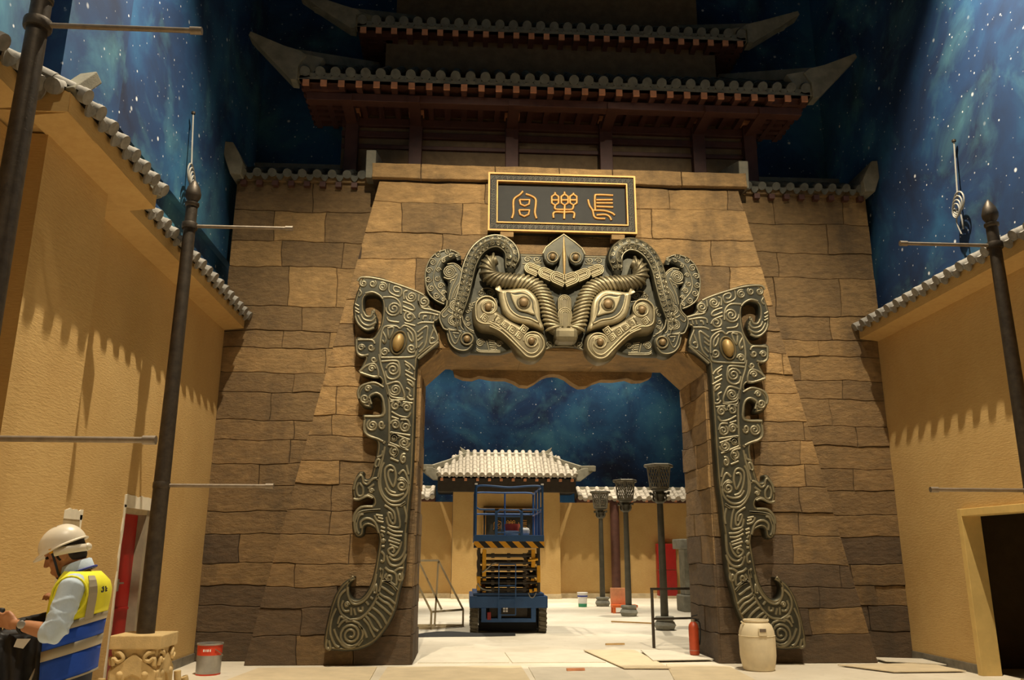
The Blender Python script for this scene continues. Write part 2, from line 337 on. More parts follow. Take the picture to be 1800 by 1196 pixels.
LEG_LINES=[[(-3.312,5.783),(-3.279,5.838),(-3.194,5.85),(-3.072,5.84),(-2.888,5.803),(-2.641,5.727),(-2.395,5.638),(-2.259,5.572)],[(-2.807,5.755),(-2.814,5.639),(-2.757,5.577),(-2.635,5.541),(-2.612,5.657),(-2.714,5.706),(-2.743,5.667),(-2.71,5.616),(-2.65,5.617)],[(-2.566,5.491),(-2.576,5.612),(-2.516,5.639)],[(-2.332,5.585),(-2.333,5.432),(-2.264,5.351),(-2.142,5.328),(-1.983,5.28)],[(-2.583,5.452),(-2.448,5.404),(-2.397,5.342),(-2.433,5.316),(-2.58,5.376)],[(-2.578,5.313),(-2.431,5.252),(-2.38,5.177)],[(-2.901,5.522),(-2.731,5.52),(-2.63,5.426),(-2.606,5.249)],[(-2.827,5.194),(-2.788,5.132),(-2.631,5.11)],[(-2.546,5.099),(-2.376,5.058)],[(-2.32,5.191),(-2.31,5.261),(-2.201,5.276),(-2.018,5.241)],[(-2.341,5.09),(-2.257,5.117),(-2.088,5.114)],[(-2.258,5.161),(-2.248,5.215),(-2.2,5.219)],[(-2.134,5.239),(-2.15,5.163)],[(-2.073,5.234),(-2.089,5.164)],[(-2.895,4.533),(-2.914,4.718),(-2.889,4.967),(-2.832,5.043),(-2.676,5.046),(-2.615,5.01),(-2.545,5.061),(-2.422,5.001),(-2.358,4.889),(-2.35,4.628),(-2.395,4.554),(-2.669,4.537),(-2.895,4.533)],[(-2.507,5.012),(-2.419,4.913),(-2.404,4.801),(-2.453,4.838),(-2.493,4.949)],[(-2.807,5.012),(-2.711,5.02),(-2.776,4.844),(-2.806,4.994)],[(-2.883,4.955),(-2.824,4.844),(-2.845,4.769),(-2.883,4.818)],[(-2.336,4.952),(-2.195,5.055),(-2.18,4.955),(-2.21,4.742),(-2.302,4.629)],[(-2.334,4.877),(-2.252,4.954)],[(-2.332,4.815),(-2.25,4.879)],[(-2.317,4.703),(-2.247,4.791)],[(-2.099,5.069),(-2.014,4.845),(-2.115,4.769),(-2.14,4.831),(-2.085,5.007)],[(-2.001,4.802),(-2.311,4.524)],[(-3.197,5.275),(-3.152,5.201),(-3.08,5.202),(-3.052,5.265)],[(-3.237,5.237),(-3.185,5.15),(-3.064,5.127),(-3.001,5.203)],[(-3.284,5.211),(-3.206,5.086),(-3.096,5.048),(-2.989,5.109)],[(-3.322,5.197),(-3.265,5.073),(-3.141,4.981),(-3.017,5.015)],[(-3.336,5.399),(-3.273,5.362)],[(-3.332,5.336),(-3.27,5.299)],[(-3.326,5.285),(-3.262,5.249)],[(-3.281,5.642),(-3.242,5.579),(-3.282,5.527)],[(-3.181,5.581),(-3.074,5.606),(-2.963,5.557),(-2.902,5.491)],[(-3.283,4.823),(-3.267,4.626),(-3.193,4.559),(-3.087,4.579)],[(-3.264,4.811),(-3.05,4.815),(-2.999,4.754)],[(-3.213,4.302),(-3.114,4.399),(-2.973,4.425),(-2.928,4.221),(-3.203,4.29)],[(-3.2,3.878),(-3.22,3.973),(-3.18,4.068),(-3.077,4.117),(-2.96,4.131),(-2.833,4.063)],[(-3.009,3.796),(-3.044,3.904),(-2.999,3.952),(-2.929,3.969),(-2.854,3.918),(-2.813,3.787),(-2.821,3.623),(-3.1,3.603)],[(-3.097,3.546),(-3.095,3.381),(-3.016,3.3),(-2.898,3.266),(-2.804,3.22)],[(-2.926,4.586),(-2.887,4.415),(-2.823,4.233),(-2.765,3.979),(-2.734,3.788),(-2.722,3.55),(-2.711,3.21)],[(-2.88,4.47),(-2.655,4.486),(-2.605,4.419),(-2.593,4.26),(-2.679,4.192),(-2.775,4.215),(-2.817,4.318)],[(-2.782,4.106),(-2.642,4.15),(-2.569,4.103),(-2.503,3.905),(-2.668,3.903),(-2.741,3.956),(-2.779,4.1)],[(-2.764,3.949),(-2.702,3.86),(-2.49,3.873)],[(-2.524,4.482),(-2.414,4.41),(-2.364,4.343)],[(-2.51,4.433),(-2.437,4.373),(-2.459,4.336)],[(-2.507,4.335),(-2.386,4.273)],[(-2.504,4.274),(-2.347,4.181)],[(-2.478,4.189),(-2.394,4.154),(-2.379,4.081),(-2.465,4.15)],[(-2.485,4.056),(-2.425,4.018),(-2.434,3.948),(-2.398,3.922)],[(-2.469,3.923),(-2.42,3.874),(-2.361,3.877)],[(-2.718,3.836),(-2.581,3.838),(-2.578,3.766)],[(-2.694,3.681),(-2.563,3.612),(-2.446,3.599),(-2.399,3.673)],[(-2.524,3.833),(-2.377,3.817)],[(-2.691,3.601),(-2.579,3.564)],[(-2.549,3.558),(-2.444,3.551),(-2.403,3.454)],[(-2.694,3.362),(-2.395,3.318)],[(-2.711,3.36),(-2.404,3.25)],[(-2.728,3.214),(-2.587,3.157),(-2.416,3.089)],[(-2.726,3.173),(-2.606,3.131),(-2.58,3.041),(-2.638,2.982)],[(-2.683,2.97),(-2.56,2.919)],[(-2.437,2.868),(-2.4,2.725)],[(-2.583,2.45),(-2.676,2.489),(-2.738,2.625),(-2.757,2.797),(-2.691,2.86),(-2.62,2.821),(-2.589,2.683),(-2.621,2.544),(-2.682,2.637),(-2.708,2.728),(-2.685,2.788),(-2.63,2.775)],[(-2.771,2.906),(-2.812,2.796),(-2.816,2.568),(-2.764,2.421),(-2.647,2.329),(-2.51,2.341),(-2.412,2.457),(-2.416,2.593),(-2.499,2.673),(-2.556,2.638)],[(-2.746,2.523),(-2.674,2.432),(-2.558,2.408),(-2.457,2.443)],[(-2.548,2.729),(-2.481,2.787),(-2.419,2.685),(-2.391,2.582)],[(-2.846,2.681),(-2.827,2.511),(-2.753,2.362),(-2.644,2.273),(-2.508,2.273),(-2.43,2.319)],[(-2.796,3.19),(-2.769,3.225)],[(-2.771,3.143),(-2.798,2.957),(-2.842,2.773),(-2.863,2.636)],[(-2.88,2.98),(-2.812,3.015),(-2.801,3.085)],[(-2.885,2.83),(-2.907,2.864),(-2.878,2.945),(-2.841,2.934),(-2.862,2.842)],[(-3.21,2.497),(-3.182,2.633),(-3.12,2.708),(-3.083,2.666),(-3.069,2.6),(-3.009,2.578),(-2.934,2.656),(-2.855,2.67)],[(-3.137,2.599),(-3.168,2.52),(-3.139,2.407),(-3.072,2.419),(-3.074,2.52),(-3.132,2.597)],[(-2.996,2.51),(-2.908,2.578)],[(-3.205,2.361),(-3.134,2.348),(-3.003,2.402),(-2.922,2.372)],[(-3.194,2.026),(-3.177,2.137),(-3.086,2.236),(-2.916,2.245)],[(-3.154,2.015),(-3.115,2.135),(-3.015,2.181),(-2.8,2.2)],[(-3.152,1.869),(-3.174,2.007),(-3.135,2.141),(-3.024,2.184),(-2.8,2.199)],[(-3.101,1.853),(-3.131,1.902),(-3.145,2.007),(-3.102,2.117),(-3.046,2.13)],[(-3.073,1.93),(-3.084,2.019),(-3.019,2.072),(-2.93,2.062),(-2.859,1.995),(-2.811,1.865)],[(-2.888,2.12),(-2.839,2.042),(-2.747,2.018)],[(-2.863,2.126),(-2.763,2.107)],[(-2.83,2.087),(-2.755,2.063)],[(-2.784,1.953),(-2.721,1.929)],[(-2.785,1.898),(-2.719,1.874)],[(-2.774,1.854),(-2.736,1.808)],[(-2.755,1.672),(-2.716,1.673)],[(-2.764,1.601),(-2.717,1.547),(-2.724,1.46),(-2.767,1.468)],[(-2.776,1.362),(-2.741,1.319),(-2.759,1.232)],[(-2.741,2.266),(-2.665,2.222),(-2.594,2.155),(-2.576,2.032),(-2.611,1.997),(-2.659,2.065),(-2.685,2.155),(-2.639,2.141),(-2.613,2.063)],[(-2.564,2.245),(-2.525,2.122),(-2.505,1.953),(-2.609,1.952),(-2.678,1.985),(-2.705,2.099)],[(-2.688,1.943),(-2.595,1.888),(-2.457,1.877)],[(-2.685,1.876),(-2.582,1.826),(-2.466,1.822)],[(-2.648,1.799),(-2.488,1.745)],[(-2.663,1.755),(-2.498,1.705)],[(-2.644,1.7),(-2.516,1.65)],[(-2.466,1.745),(-2.506,1.613),(-2.571,1.538),(-2.639,1.567),(-2.661,1.623),(-2.597,1.654),(-2.571,1.613),(-2.595,1.585)],[(-2.414,1.866),(-2.416,1.624),(-2.479,1.504),(-2.579,1.475),(-2.646,1.531)],[(-2.683,1.547),(-2.633,1.425),(-2.543,1.393),(-2.455,1.436),(-2.401,1.569)],[(-2.45,2.257),(-2.411,2.122),(-2.419,2.02)],[(-2.507,2.256),(-2.429,2.311)],[(-2.698,1.373),(-2.641,1.327),(-2.55,1.295),(-2.523,1.222),(-2.532,1.123),(-2.623,1.177),(-2.714,1.219)],[(-2.551,1.319),(-2.496,1.357),(-2.427,1.362)],[(-2.712,1.179),(-2.577,1.123),(-2.507,1.05)],[(-2.729,1.172),(-2.641,1.16),(-2.511,1.046)],[(-2.751,1.106),(-2.675,1.064),(-2.61,1.016),(-2.557,0.986)],[(-2.785,1.028),(-2.708,0.968),(-2.619,0.932),(-2.527,0.858)],[(-2.795,0.968),(-2.705,0.896),(-2.629,0.86),(-2.548,0.765)],[(-2.817,0.896),(-2.74,0.836),(-2.663,0.777),(-2.583,0.708)],[(-2.863,0.813),(-2.786,0.765),(-2.709,0.694),(-2.642,0.585)],[(-2.921,0.741),(-2.832,0.682),(-2.767,0.611),(-2.712,0.526)],[(-2.957,0.706),(-2.892,0.635),(-2.825,0.529),(-2.759,0.487)],[(-2.979,0.659),(-2.901,0.576),(-2.861,0.494),(-2.805,0.405)],[(-3.33,0.541),(-3.261,0.629),(-3.139,0.645),(-3.017,0.668),(-2.898,0.775),(-2.795,0.956),(-2.741,1.172),(-2.737,1.354)],[(-3.342,0.588),(-3.311,0.683),(-3.248,0.657)],[(-3.375,0.801),(-3.434,0.636),(-3.436,0.46),(-3.366,0.308),(-3.303,0.27)],[(-3.39,0.518),(-3.321,0.378),(-3.203,0.27),(-3.071,0.281)],[(-3.036,0.564),(-2.959,0.494),(-2.915,0.398)],[(-2.976,0.377),(-3.035,0.293)],[(-3.247,1.064),(-3.327,0.98),(-3.347,0.848),(-3.29,0.718),(-3.176,0.645)],[(-3.224,1.1),(-3.216,0.992),(-3.161,0.884),(-3.088,0.858),(-2.979,0.906),(-2.885,1.025),(-2.838,1.148),(-2.819,1.281)],[(-3.276,0.908),(-3.297,0.837),(-3.256,0.763),(-3.182,0.765)],[(-3.16,0.813),(-3.154,0.706)],[(-3.122,0.801),(-3.093,0.706)],[(-3.061,0.813),(-3.046,0.765),(-2.997,0.765),(-2.999,0.825)],[(-2.953,0.896),(-2.911,0.846)],[(-2.894,0.956),(-2.853,0.929)],[(-2.847,1.016),(-2.808,1.028),(-2.815,1.136),(-2.848,1.037)],[(-3.48,0.378),(-3.486,0.273),(-3.424,0.25),(-3.455,0.364)]]
LEG_SPIRALS=[(-3.22,5.746,0.06,1.7,1,2,1.0),(-3.074,5.743,0.06,1.7,-1,1,1.0),(-2.914,5.695,0.076,2.0,-1,2,1.0),(-2.452,5.538,0.09,2,1,3,1.0),(-2.249,5.459,0.095,1.9,1,3,1.0),(-2.724,5.335,0.129,2.2,1,3,1.0),(-2.471,5.201,0.095,1.6,1,2,1.0),(-2.839,4.62,0.067,1.7,1,0.0,1.0),(-2.424,4.689,0.079,1.6,-1,0.0,1.0),(-2.105,4.844,0.029,1,1,0.0,1.0),(-3.205,4.688,0.055,1.7,1,0.0,1.0),(-3.05,4.691,0.053,1.5,-1,0.0,1.0),(-3.029,4.351,0.06,1.4,1,0.0,1.0),(-3.0,4.498,0.049,1.4,-1,0.0,1.0),(-3.113,3.879,0.076,1.7,-1,0.0,1.0),(-3.073,4.035,0.053,1.5,1,0.0,1.0),(-2.977,3.465,0.09,2,1,2,1.0),(-2.838,3.478,0.072,1.5,-1,0,0.7),(-2.697,4.344,0.111,1.9,-1,3,1.0),(-2.649,4.023,0.095,2.1,1,3,1.0),(-2.639,3.771,0.076,1.7,1,0.0,1.0),(-2.463,3.75,0.076,1.7,-1,3,1.0),(-2.628,3.481,0.076,1.7,-1,3,1.0),(-2.475,3.447,0.083,1.8,1,2,1.0),(-2.638,3.281,0.06,1.5,1,0.0,1.0),(-2.637,3.273,0.065,1.7,1,0.0,1.0),(-2.484,3.204,0.09,2,-1,0.0,1.0),(-2.629,3.063,0.072,1.6,1,2,1.0),(-2.487,2.96,0.081,1.6,1,1,0.6),(-2.495,2.556,0.09,1.8,-1,2,1.0),(-2.949,2.476,0.037,1.2,1,0.0,1.0),(-2.742,1.744,0.03,1.2,1,0.0,1.0),(-2.636,1.222,0.067,1.6,1,2,1.0),(-2.475,1.243,0.069,1.5,-1,1,0.6),(-3.147,0.441,0.195,2.7,-1,2,1.0),(-3.223,0.848,0.039,1.2,1,0.0,1.0)]
LEG_EYE=(-2.63,4.779,0.087,0.148)
MASK={"plate":[(0.013,6.352),(-0.344,6.344),(-0.691,6.345),(-1.028,6.397),(-1.308,6.34),(-1.473,6.169),(-1.561,5.893),(-1.73,5.599),(-1.826,5.358),(-1.873,5.026),(-1.832,4.839),(-1.739,4.673),(-1.423,4.641),(-1.017,4.644),(-0.836,4.698),(-0.473,4.723),(-0.272,4.754),(-0.154,4.784),(-0.007,4.787)],"wing":[(-1.673,6.213),(-1.72,6.306),(-1.808,6.356),(-1.917,6.369),(-2.057,6.321),(-2.173,6.215),(-2.239,6.064),(-2.262,5.915),(-2.246,5.746),(-2.188,5.578),(-2.067,5.468),(-1.906,5.405),(-1.877,5.528),(-1.893,5.776),(-1.949,5.877),(-1.962,5.979),(-1.932,6.094),(-1.864,6.164),(-1.762,6.199),(-1.672,6.178)],"column":[(-1.959,5.865),(-1.952,6.002),(-1.889,6.089),(-1.803,6.114),(-1.716,6.076),(-1.638,5.975),(-1.582,5.851),(-1.559,5.727),(-1.557,5.614),(-1.608,5.478),(-1.617,5.366),(-1.647,5.288),(-1.65,5.154),(-1.622,5.044),(-1.557,4.979),(-1.45,4.937),(-1.412,4.85),(-1.437,4.741),(-1.499,4.642),(-1.624,4.604),(-1.752,4.659),(-1.827,4.745),(-1.87,4.842),(-1.896,4.973),(-1.961,5.049),(-2.006,5.148),(-1.993,5.259),(-1.905,5.372),(-1.884,5.484),(-1.89,5.641),(-1.88,5.788)],"crest":[(0.015,6.643),(-0.183,6.507),(-0.297,6.405),(-0.345,6.304),(-0.336,6.215),(-0.28,6.128),(-0.187,6.1),(-0.112,6.141),(-0.073,6.211),(-0.093,6.102),(-0.16,6.002),(0.005,5.898)],"eye":[(-1.109,5.695),(-1.01,5.646),(-0.838,5.662),(-0.652,5.679),(-0.541,5.623),(-0.443,5.496),(-0.406,5.33),(-0.395,5.177),(-0.345,4.994),(-0.518,5.048),(-0.689,5.089),(-0.861,5.143),(-0.984,5.255),(-1.034,5.407),(-1.072,5.599)],"eye_recess":[(-0.955,5.586),(-0.838,5.578),(-0.714,5.594),(-0.603,5.557),(-0.517,5.463),(-0.499,5.328),(-0.469,5.201),(-0.432,5.1),(-0.567,5.161),(-0.738,5.196),(-0.861,5.283),(-0.929,5.422)],"eye_inner":[(-0.884,5.558),(-0.8,5.543),(-0.677,5.559),(-0.585,5.513),(-0.532,5.405),(-0.527,5.315),(-0.493,5.214),(-0.616,5.25),(-0.751,5.285),(-0.825,5.386)],"cheek":[(-1.082,5.325),(-1.096,5.459),(-1.179,5.524),(-1.28,5.541),(-1.394,5.481),(-1.47,5.357),(-1.482,5.222),(-1.442,5.072),(-1.366,4.983),(-1.249,4.962),(-1.121,4.936),(-0.956,4.826),(-0.836,4.691),(-0.764,4.58),(-0.655,4.508),(-0.519,4.485),(-0.401,4.549),(-0.312,4.675),(-0.311,4.85),(-0.372,4.95),(-0.494,4.985),(-0.592,4.971),(-0.665,5.048),(-0.838,5.143),(-0.996,5.242)],"serpent":[(-0.872,5.967),(-0.868,6.104),(-0.841,6.253),(-0.907,6.4),(-1.066,6.495),(-1.253,6.461),(-1.419,6.318),(-1.527,6.089),(-1.578,5.844),(-1.621,5.621),(-1.68,5.389),(-1.731,5.17),(-1.691,4.982)],"horn":[(-1.101,6.168),(-1.194,6.116),(-1.234,5.998),(-1.191,5.882),(-1.043,5.817),(-0.849,5.802),(-0.636,5.782),(-0.46,5.713),(-0.349,5.58),(-0.286,5.408),(-0.241,5.217),(-0.188,5.047),(-0.087,4.992)]}
MASK_LINES=[("wing",[(-1.698,6.284),(-1.808,6.339),(-1.917,6.348),(-2.051,6.301),(-2.157,6.204),(-2.221,6.059),(-2.242,5.916),(-2.227,5.752),(-2.172,5.59),(-2.057,5.485),(-1.928,5.427)]),("wing",[(-1.785,6.293),(-1.893,6.244),(-1.999,6.184),(-2.051,6.091),(-2.101,5.953),(-2.109,5.817),(-2.074,5.716),(-1.985,5.605),(-1.92,5.539)]),("column",[(-1.943,5.86),(-1.862,5.833),(-1.777,5.869),(-1.729,5.927),(-1.734,5.87),(-1.805,5.699),(-1.845,5.551),(-1.857,5.361)]),("column",[(-1.781,6.075),(-1.693,6.008),(-1.648,5.906),(-1.678,5.803),(-1.762,5.666),(-1.802,5.53),(-1.811,5.485)]),("column",[(-1.889,6.084),(-1.781,6.098),(-1.683,6.031),(-1.615,5.896),(-1.58,5.726)]),("column",[(-1.667,5.792),(-1.729,5.666),(-1.78,5.519)]),("column",[(-1.667,5.77),(-1.663,5.533),(-1.78,5.497)]),("column",[(-1.839,5.766),(-1.818,5.812),(-1.776,5.824)]),("column",[(-1.881,5.473),(-1.894,5.372),(-1.982,5.259),(-1.99,5.159),(-1.951,5.06),(-1.891,4.995),(-1.642,4.972)]),("column",[(-1.854,5.484),(-1.867,5.361),(-1.955,5.248),(-1.927,5.193),(-1.865,5.239)]),("column",[(-1.866,5.3),(-1.807,5.262),(-1.721,5.253),(-1.666,5.154),(-1.654,5.044),(-1.61,4.99)]),("column",[(-1.854,5.018),(-1.776,4.8),(-1.722,4.774),(-1.672,4.89),(-1.652,4.956),(-1.844,5.007)]),("column",[(-1.779,4.943),(-1.683,4.933)]),("column",[(-1.768,4.921),(-1.735,4.856),(-1.708,4.867)]),("column",[(-1.863,4.93),(-1.828,4.799),(-1.753,4.703),(-1.647,4.661),(-1.541,4.674),(-1.469,4.762)]),("column",[(-1.636,5.221),(-1.612,5.111),(-1.547,5.024),(-1.451,4.97)]),("plate",[(-1.405,4.698),(-1.33,4.666),(-1.024,4.666)]),("plate",[(-1.405,4.73),(-1.33,4.688),(-1.024,4.693)]),("plate",[(-1.216,4.865),(-1.11,4.845)]),("plate",[(-1.207,4.827),(-1.101,4.81)]),("plate",[(-1.198,4.788),(-1.092,4.775)]),("plate",[(-1.189,4.75),(-1.083,4.74)]),("plate",[(-1.181,4.712),(-1.075,4.705)]),("plate",[(-1.242,4.853),(-1.204,4.69)]),("plate",[(-1.025,4.857),(-1.109,4.79),(-1.098,4.703)]),("plate",[(-1.603,5.177),(-1.569,5.078),(-1.504,5.002),(-1.44,4.965)]),("plate",[(-1.406,5.549),(-1.266,5.563),(-1.094,5.544)]),("plate",[(-1.385,5.617),(-1.322,5.709),(-1.236,5.734),(-1.149,5.701),(-1.116,5.623)]),("plate",[(-1.596,5.4),(-1.426,5.493)]),("plate",[(-1.595,5.355),(-1.468,5.391)]),("plate",[(-0.687,6.304),(-0.347,6.306)]),("plate",[(-0.153,4.775),(-0.0,4.786)]),("plate",[(-0.3,4.725),(-0.153,4.803)]),("plate",[(-0.67,6.156),(-0.5,6.172),(-0.353,6.176)]),("cheek",[(-1.157,5.353),(-1.168,5.414),(-1.233,5.435),(-1.296,5.4),(-1.317,5.339),(-1.284,5.261),(-1.209,5.235),(-1.124,5.275),(-1.092,5.365),(-1.136,5.476),(-1.223,5.525),(-1.33,5.506),(-1.414,5.415),(-1.423,5.27),(-1.4,5.137),(-1.314,5.083),(-1.197,5.074),(-1.122,5.031),(-1.019,4.984)]),("cheek",[(-1.202,5.105),(-1.08,5.051),(-0.921,4.927),(-0.787,4.792),(-0.677,4.681),(-0.58,4.608),(-0.483,4.622),(-0.422,4.71),(-0.446,4.823),(-0.531,4.878),(-0.604,4.833),(-0.592,4.745),(-0.519,4.709),(-0.446,4.773)]),("cheek",[(-0.665,4.806),(-0.641,4.895),(-0.555,4.947),(-0.445,4.936),(-0.36,4.837),(-0.349,4.712),(-0.423,4.598),(-0.52,4.547),(-0.629,4.57),(-0.738,4.68),(-0.896,4.84),(-1.043,4.963),(-1.202,5.036)])]
MASK_SPIRALS=[("wing",-1.894,6.314,0.049,1.5,1,0,1.0),("wing",-2.039,6.258,0.053,1.5,1,1,1.0),("wing",-2.128,6.13,0.059,1.6,-1,2,1.0),("wing",-2.183,5.985,0.056,1.5,1,0,1.0),("wing",-2.19,5.838,0.056,1.5,-1,0,1.0),("wing",-2.143,5.692,0.061,1.6,1,2,1.0),("wing",-2.054,5.57,0.059,1.5,-1,0,1.0),("wing",-1.94,5.493,0.04,1.3,1,0,1.0),("wing",-2.033,6.0,0.042,1.4,1,0,1.0),("wing",-2.05,5.852,0.049,1.5,-1,1,1.0),("wing",-1.988,5.729,0.056,1.6,1,0,1.0),("wing",-1.943,5.617,0.042,1.4,1,0,1.0),("wing",-1.95,6.162,0.042,1.3,1,1,1.0),("wing",-1.736,6.248,0.034,1.3,1,0,1.0),("wing",-1.85,6.257,0.034,1.3,-1,0,1.0),("column",-1.854,5.953,0.106,3.0,1,0,1.0),("column",-1.711,5.549,0.032,1.2,1,0.0,1.0),("column",-1.756,5.386,0.093,2.8,1,0,1.0),("column",-1.781,5.146,0.093,2.8,-1,1,1.0),("plate",-1.343,4.813,0.069,2.2,1,0.0,1.0),("plate",-1.547,5.334,0.047,1.5,1,0,1.0),("plate",-1.55,5.212,0.04,1.4,-1,0,1.0),("plate",-1.533,5.112,0.04,1.4,1,0,1.0),("plate",-1.331,5.63,0.063,1.7,1,0,1.0),("plate",-1.192,5.655,0.063,1.8,-1,0,1.0),("plate",-1.511,5.424,0.04,1.7,1,0.0,1.0),("plate",-1.042,4.8,0.06,1.7,1,0.0,1.0),("plate",-0.238,4.814,0.06,1.7,-1,0.0,1.0),("plate",-0.588,6.235,0.054,1.5,1,0,1.2),("plate",-0.435,6.242,0.054,1.5,-1,0,1.2),("serpent",-1.254,6.474,0.053,1.5,1,0,1.0),("serpent",-1.374,6.413,0.049,1.5,1,0,1.0),("serpent",-1.475,6.283,0.047,1.4,1,0,1.0),("serpent",-1.516,6.115,0.051,1.5,1,0,1.0),("serpent",-1.561,5.897,0.042,1.4,1,0,1.0),("serpent",-1.101,6.501,0.059,1.7,1,0,1.0),("serpent",-1.171,6.354,0.049,1.5,-1,0,1.0),("serpent",-1.307,6.293,0.042,1.4,1,0,1.0),("serpent",-1.387,6.187,0.042,1.4,-1,0,1.0),("serpent",-1.423,6.037,0.046,1.5,1,0,1.0),("serpent",-1.432,5.888,0.042,1.5,-1,0,1.0),("serpent",-1.451,5.729,0.045,1.5,1,0,1.0),("serpent",-1.519,5.569,0.057,1.6,-1,0,1.0),("serpent",-0.934,6.473,0.063,1.7,1,0,1.0),("serpent",-0.805,6.389,0.046,1.3,1,1,1.0),("serpent",-0.927,6.187,0.054,1.9,1,0,1.0),("serpent",-0.775,6.191,0.054,1.9,-1,0,1.0),("serpent",-0.91,6.281,0.043,1.2,1,0,1.0),("serpent",-0.746,6.284,0.033,1.2,1,0,1.0),("serpent",-0.921,5.99,0.033,1.2,1,0,1.0),("serpent",-0.822,5.992,0.033,1.2,-1,0,1.0)]
MASK_SQUARES=[(-1.069,5.152,0.052),(-0.964,5.065,0.042),(-0.848,4.992,0.055),(-0.665,4.995,0.052),(-0.738,4.893,0.046),(-1.283,5.172,0.049),(-1.069,5.132,0.061)]
MASK_EYE=(-0.671,5.415,0.076,0.083)
MASK_BOSS=[(-1.226,5.351,0.059),(-0.543,4.808,0.055),(-1.555,4.842,0.053),(-0.188,6.244,0.049)]
MASK_LOBES=[(-0.536,6.036,0.121),(-0.314,5.955,0.121),(-0.116,5.873,0.132)]
# ---------------------------------------------------------------- hall shell
T_Y, W_Y, B_Y = 12.824, 13.32, 14.32          # tower face, wing face, back face of the gate
fl = MB().box(-14, 14, -9, 36, -.2, 0).build('floor', 'floor'); tag(fl, None, None, None, 'structure')
ce = MB().box(-7, 7, -9, 15.6, 13.5, 13.7).build('ceiling', 'black'); tag(ce, None, None, None, 'structure')
wb = MB().box(-7, 7, -8.4, -8, 0, 13.5).build('wall_back', 'plaster'); tag(wb, None, None, None, 'structure')
wl = struct('wall_left')
MB().box(-6, -5.55, -8, 6.75, 0, 5.13).build('wall_panel', 'plaster', wl)
MB().box(-6, -5.25, 6.75, 8.0, 0, 5.13).build('wall_pier', 'plaster', wl)
m = MB().box(-6, -5.55, 8.0, 10.14, 0, 5.13).box(-6, -5.55, 10.95, W_Y, 0, 5.13).box(-6, -5.55, 10.14, 10.95, 2.09, 5.13)
m.build('wall_panel', 'plaster', wl)
wr = struct('wall_right')
DY0, DY1, DZ = 9.2, 11.52, 2.20
MB().box(5.5, 5.7, -8, DY0, 0, 5.13).box(5.5, 5.7, DY1, W_Y, 0, 5.13).box(5.5, 5.7, DY0, DY1, DZ, 5.13).build('wall_panel', 'plaster', wr)
# dark room behind the right doorway
rm = struct('wall_side_room')
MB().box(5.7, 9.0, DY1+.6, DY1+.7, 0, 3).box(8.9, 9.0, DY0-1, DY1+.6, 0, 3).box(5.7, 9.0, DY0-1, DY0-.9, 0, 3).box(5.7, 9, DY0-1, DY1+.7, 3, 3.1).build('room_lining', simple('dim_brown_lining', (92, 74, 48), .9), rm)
# star murals above the yellow walls
ml = struct('wall_mural_left')
MB().box(-6.3, -5.86, 8.52, 15.6, 5.13, 6.5).build('mural_lower_panel', 'mural', ml)
MB().box(-6.3, -5.75, 8.52, 15.6, 6.5, 13.5).build('mural_upper_panel', 'mural', ml)
MB().box(-6.3, -5.50, 7.25, 8.52, 5.13, 13.5).build('mural_pier', 'mural', ml)
MB().box(-6.3, -5.75, -8, 7.25, 5.13, 13.5).build('mural_panel', 'mural', ml)
mr = struct('wall_mural_right')
MB().box(5.72, 6.3, -8, 15.6, 5.13, 13.5).build('mural_panel', 'mural', mr)
mb = struct('wall_mural_gate')
MB().box(-6, 6, 15.0, 15.4, 7.4, 13.5).build('mural_panel', 'mural', mb)

# ---------------------------------------------------------------- stone blocks
ZJ = [0, .41, .79, 1.09, 1.42, 1.85, 2.2, 2.59, 2.94, 3.32, 3.64, 4.1, 4.42, 4.84, 5.13, 5.55, 6.25, 6.71, 7.26, 7.64]
def wob(a, b, seed, amp):
    return amp*(math.sin(a*3.1+seed*1.7)*.5+math.sin(a*7.7+seed*4.1)*.35+math.sin(a*17.3+seed*2.3+b)*.25)
def cell(xa, xb, za, zb, g=.004, amp=.021):
    sa, sb, ta, tb = za*9.1, zb*9.1, xa*5.3, xb*5.3
    az = 0 if za == 0 else amp; P = []
    nx = max(3, int((xb-xa)/.12)); nz = max(3, int((zb-za)/.09))
    for i in range(nx): x = xa+(xb-xa)*i/nx; P.append((x+g*(1 if i == 0 else 0)+(wob(za, 0, ta, amp*1.15) if i == 0 else 0), za+g+wob(x, 0, sa, az)))
    for i in range(nz): z = za+(zb-za)*i/nz; P.append((xb-g+wob(z, 0, tb, amp*1.15), z+(g+wob(xb, 0, sa, az) if i == 0 else 0)))
    for i in range(nx): x = xb+(xa-xb)*i/nx; P.append((x+((-g+wob(zb, 0, tb, amp*1.15)) if i == 0 else 0), zb-g+wob(x, 0, sb, amp)))
    for i in range(nz): z = zb+(za-zb)*i/nz; P.append((xa+g+wob(z, 0, ta, amp*1.15), z+((-g+wob(xa, 0, sb, amp)) if i == 0 else 0)))
    return P
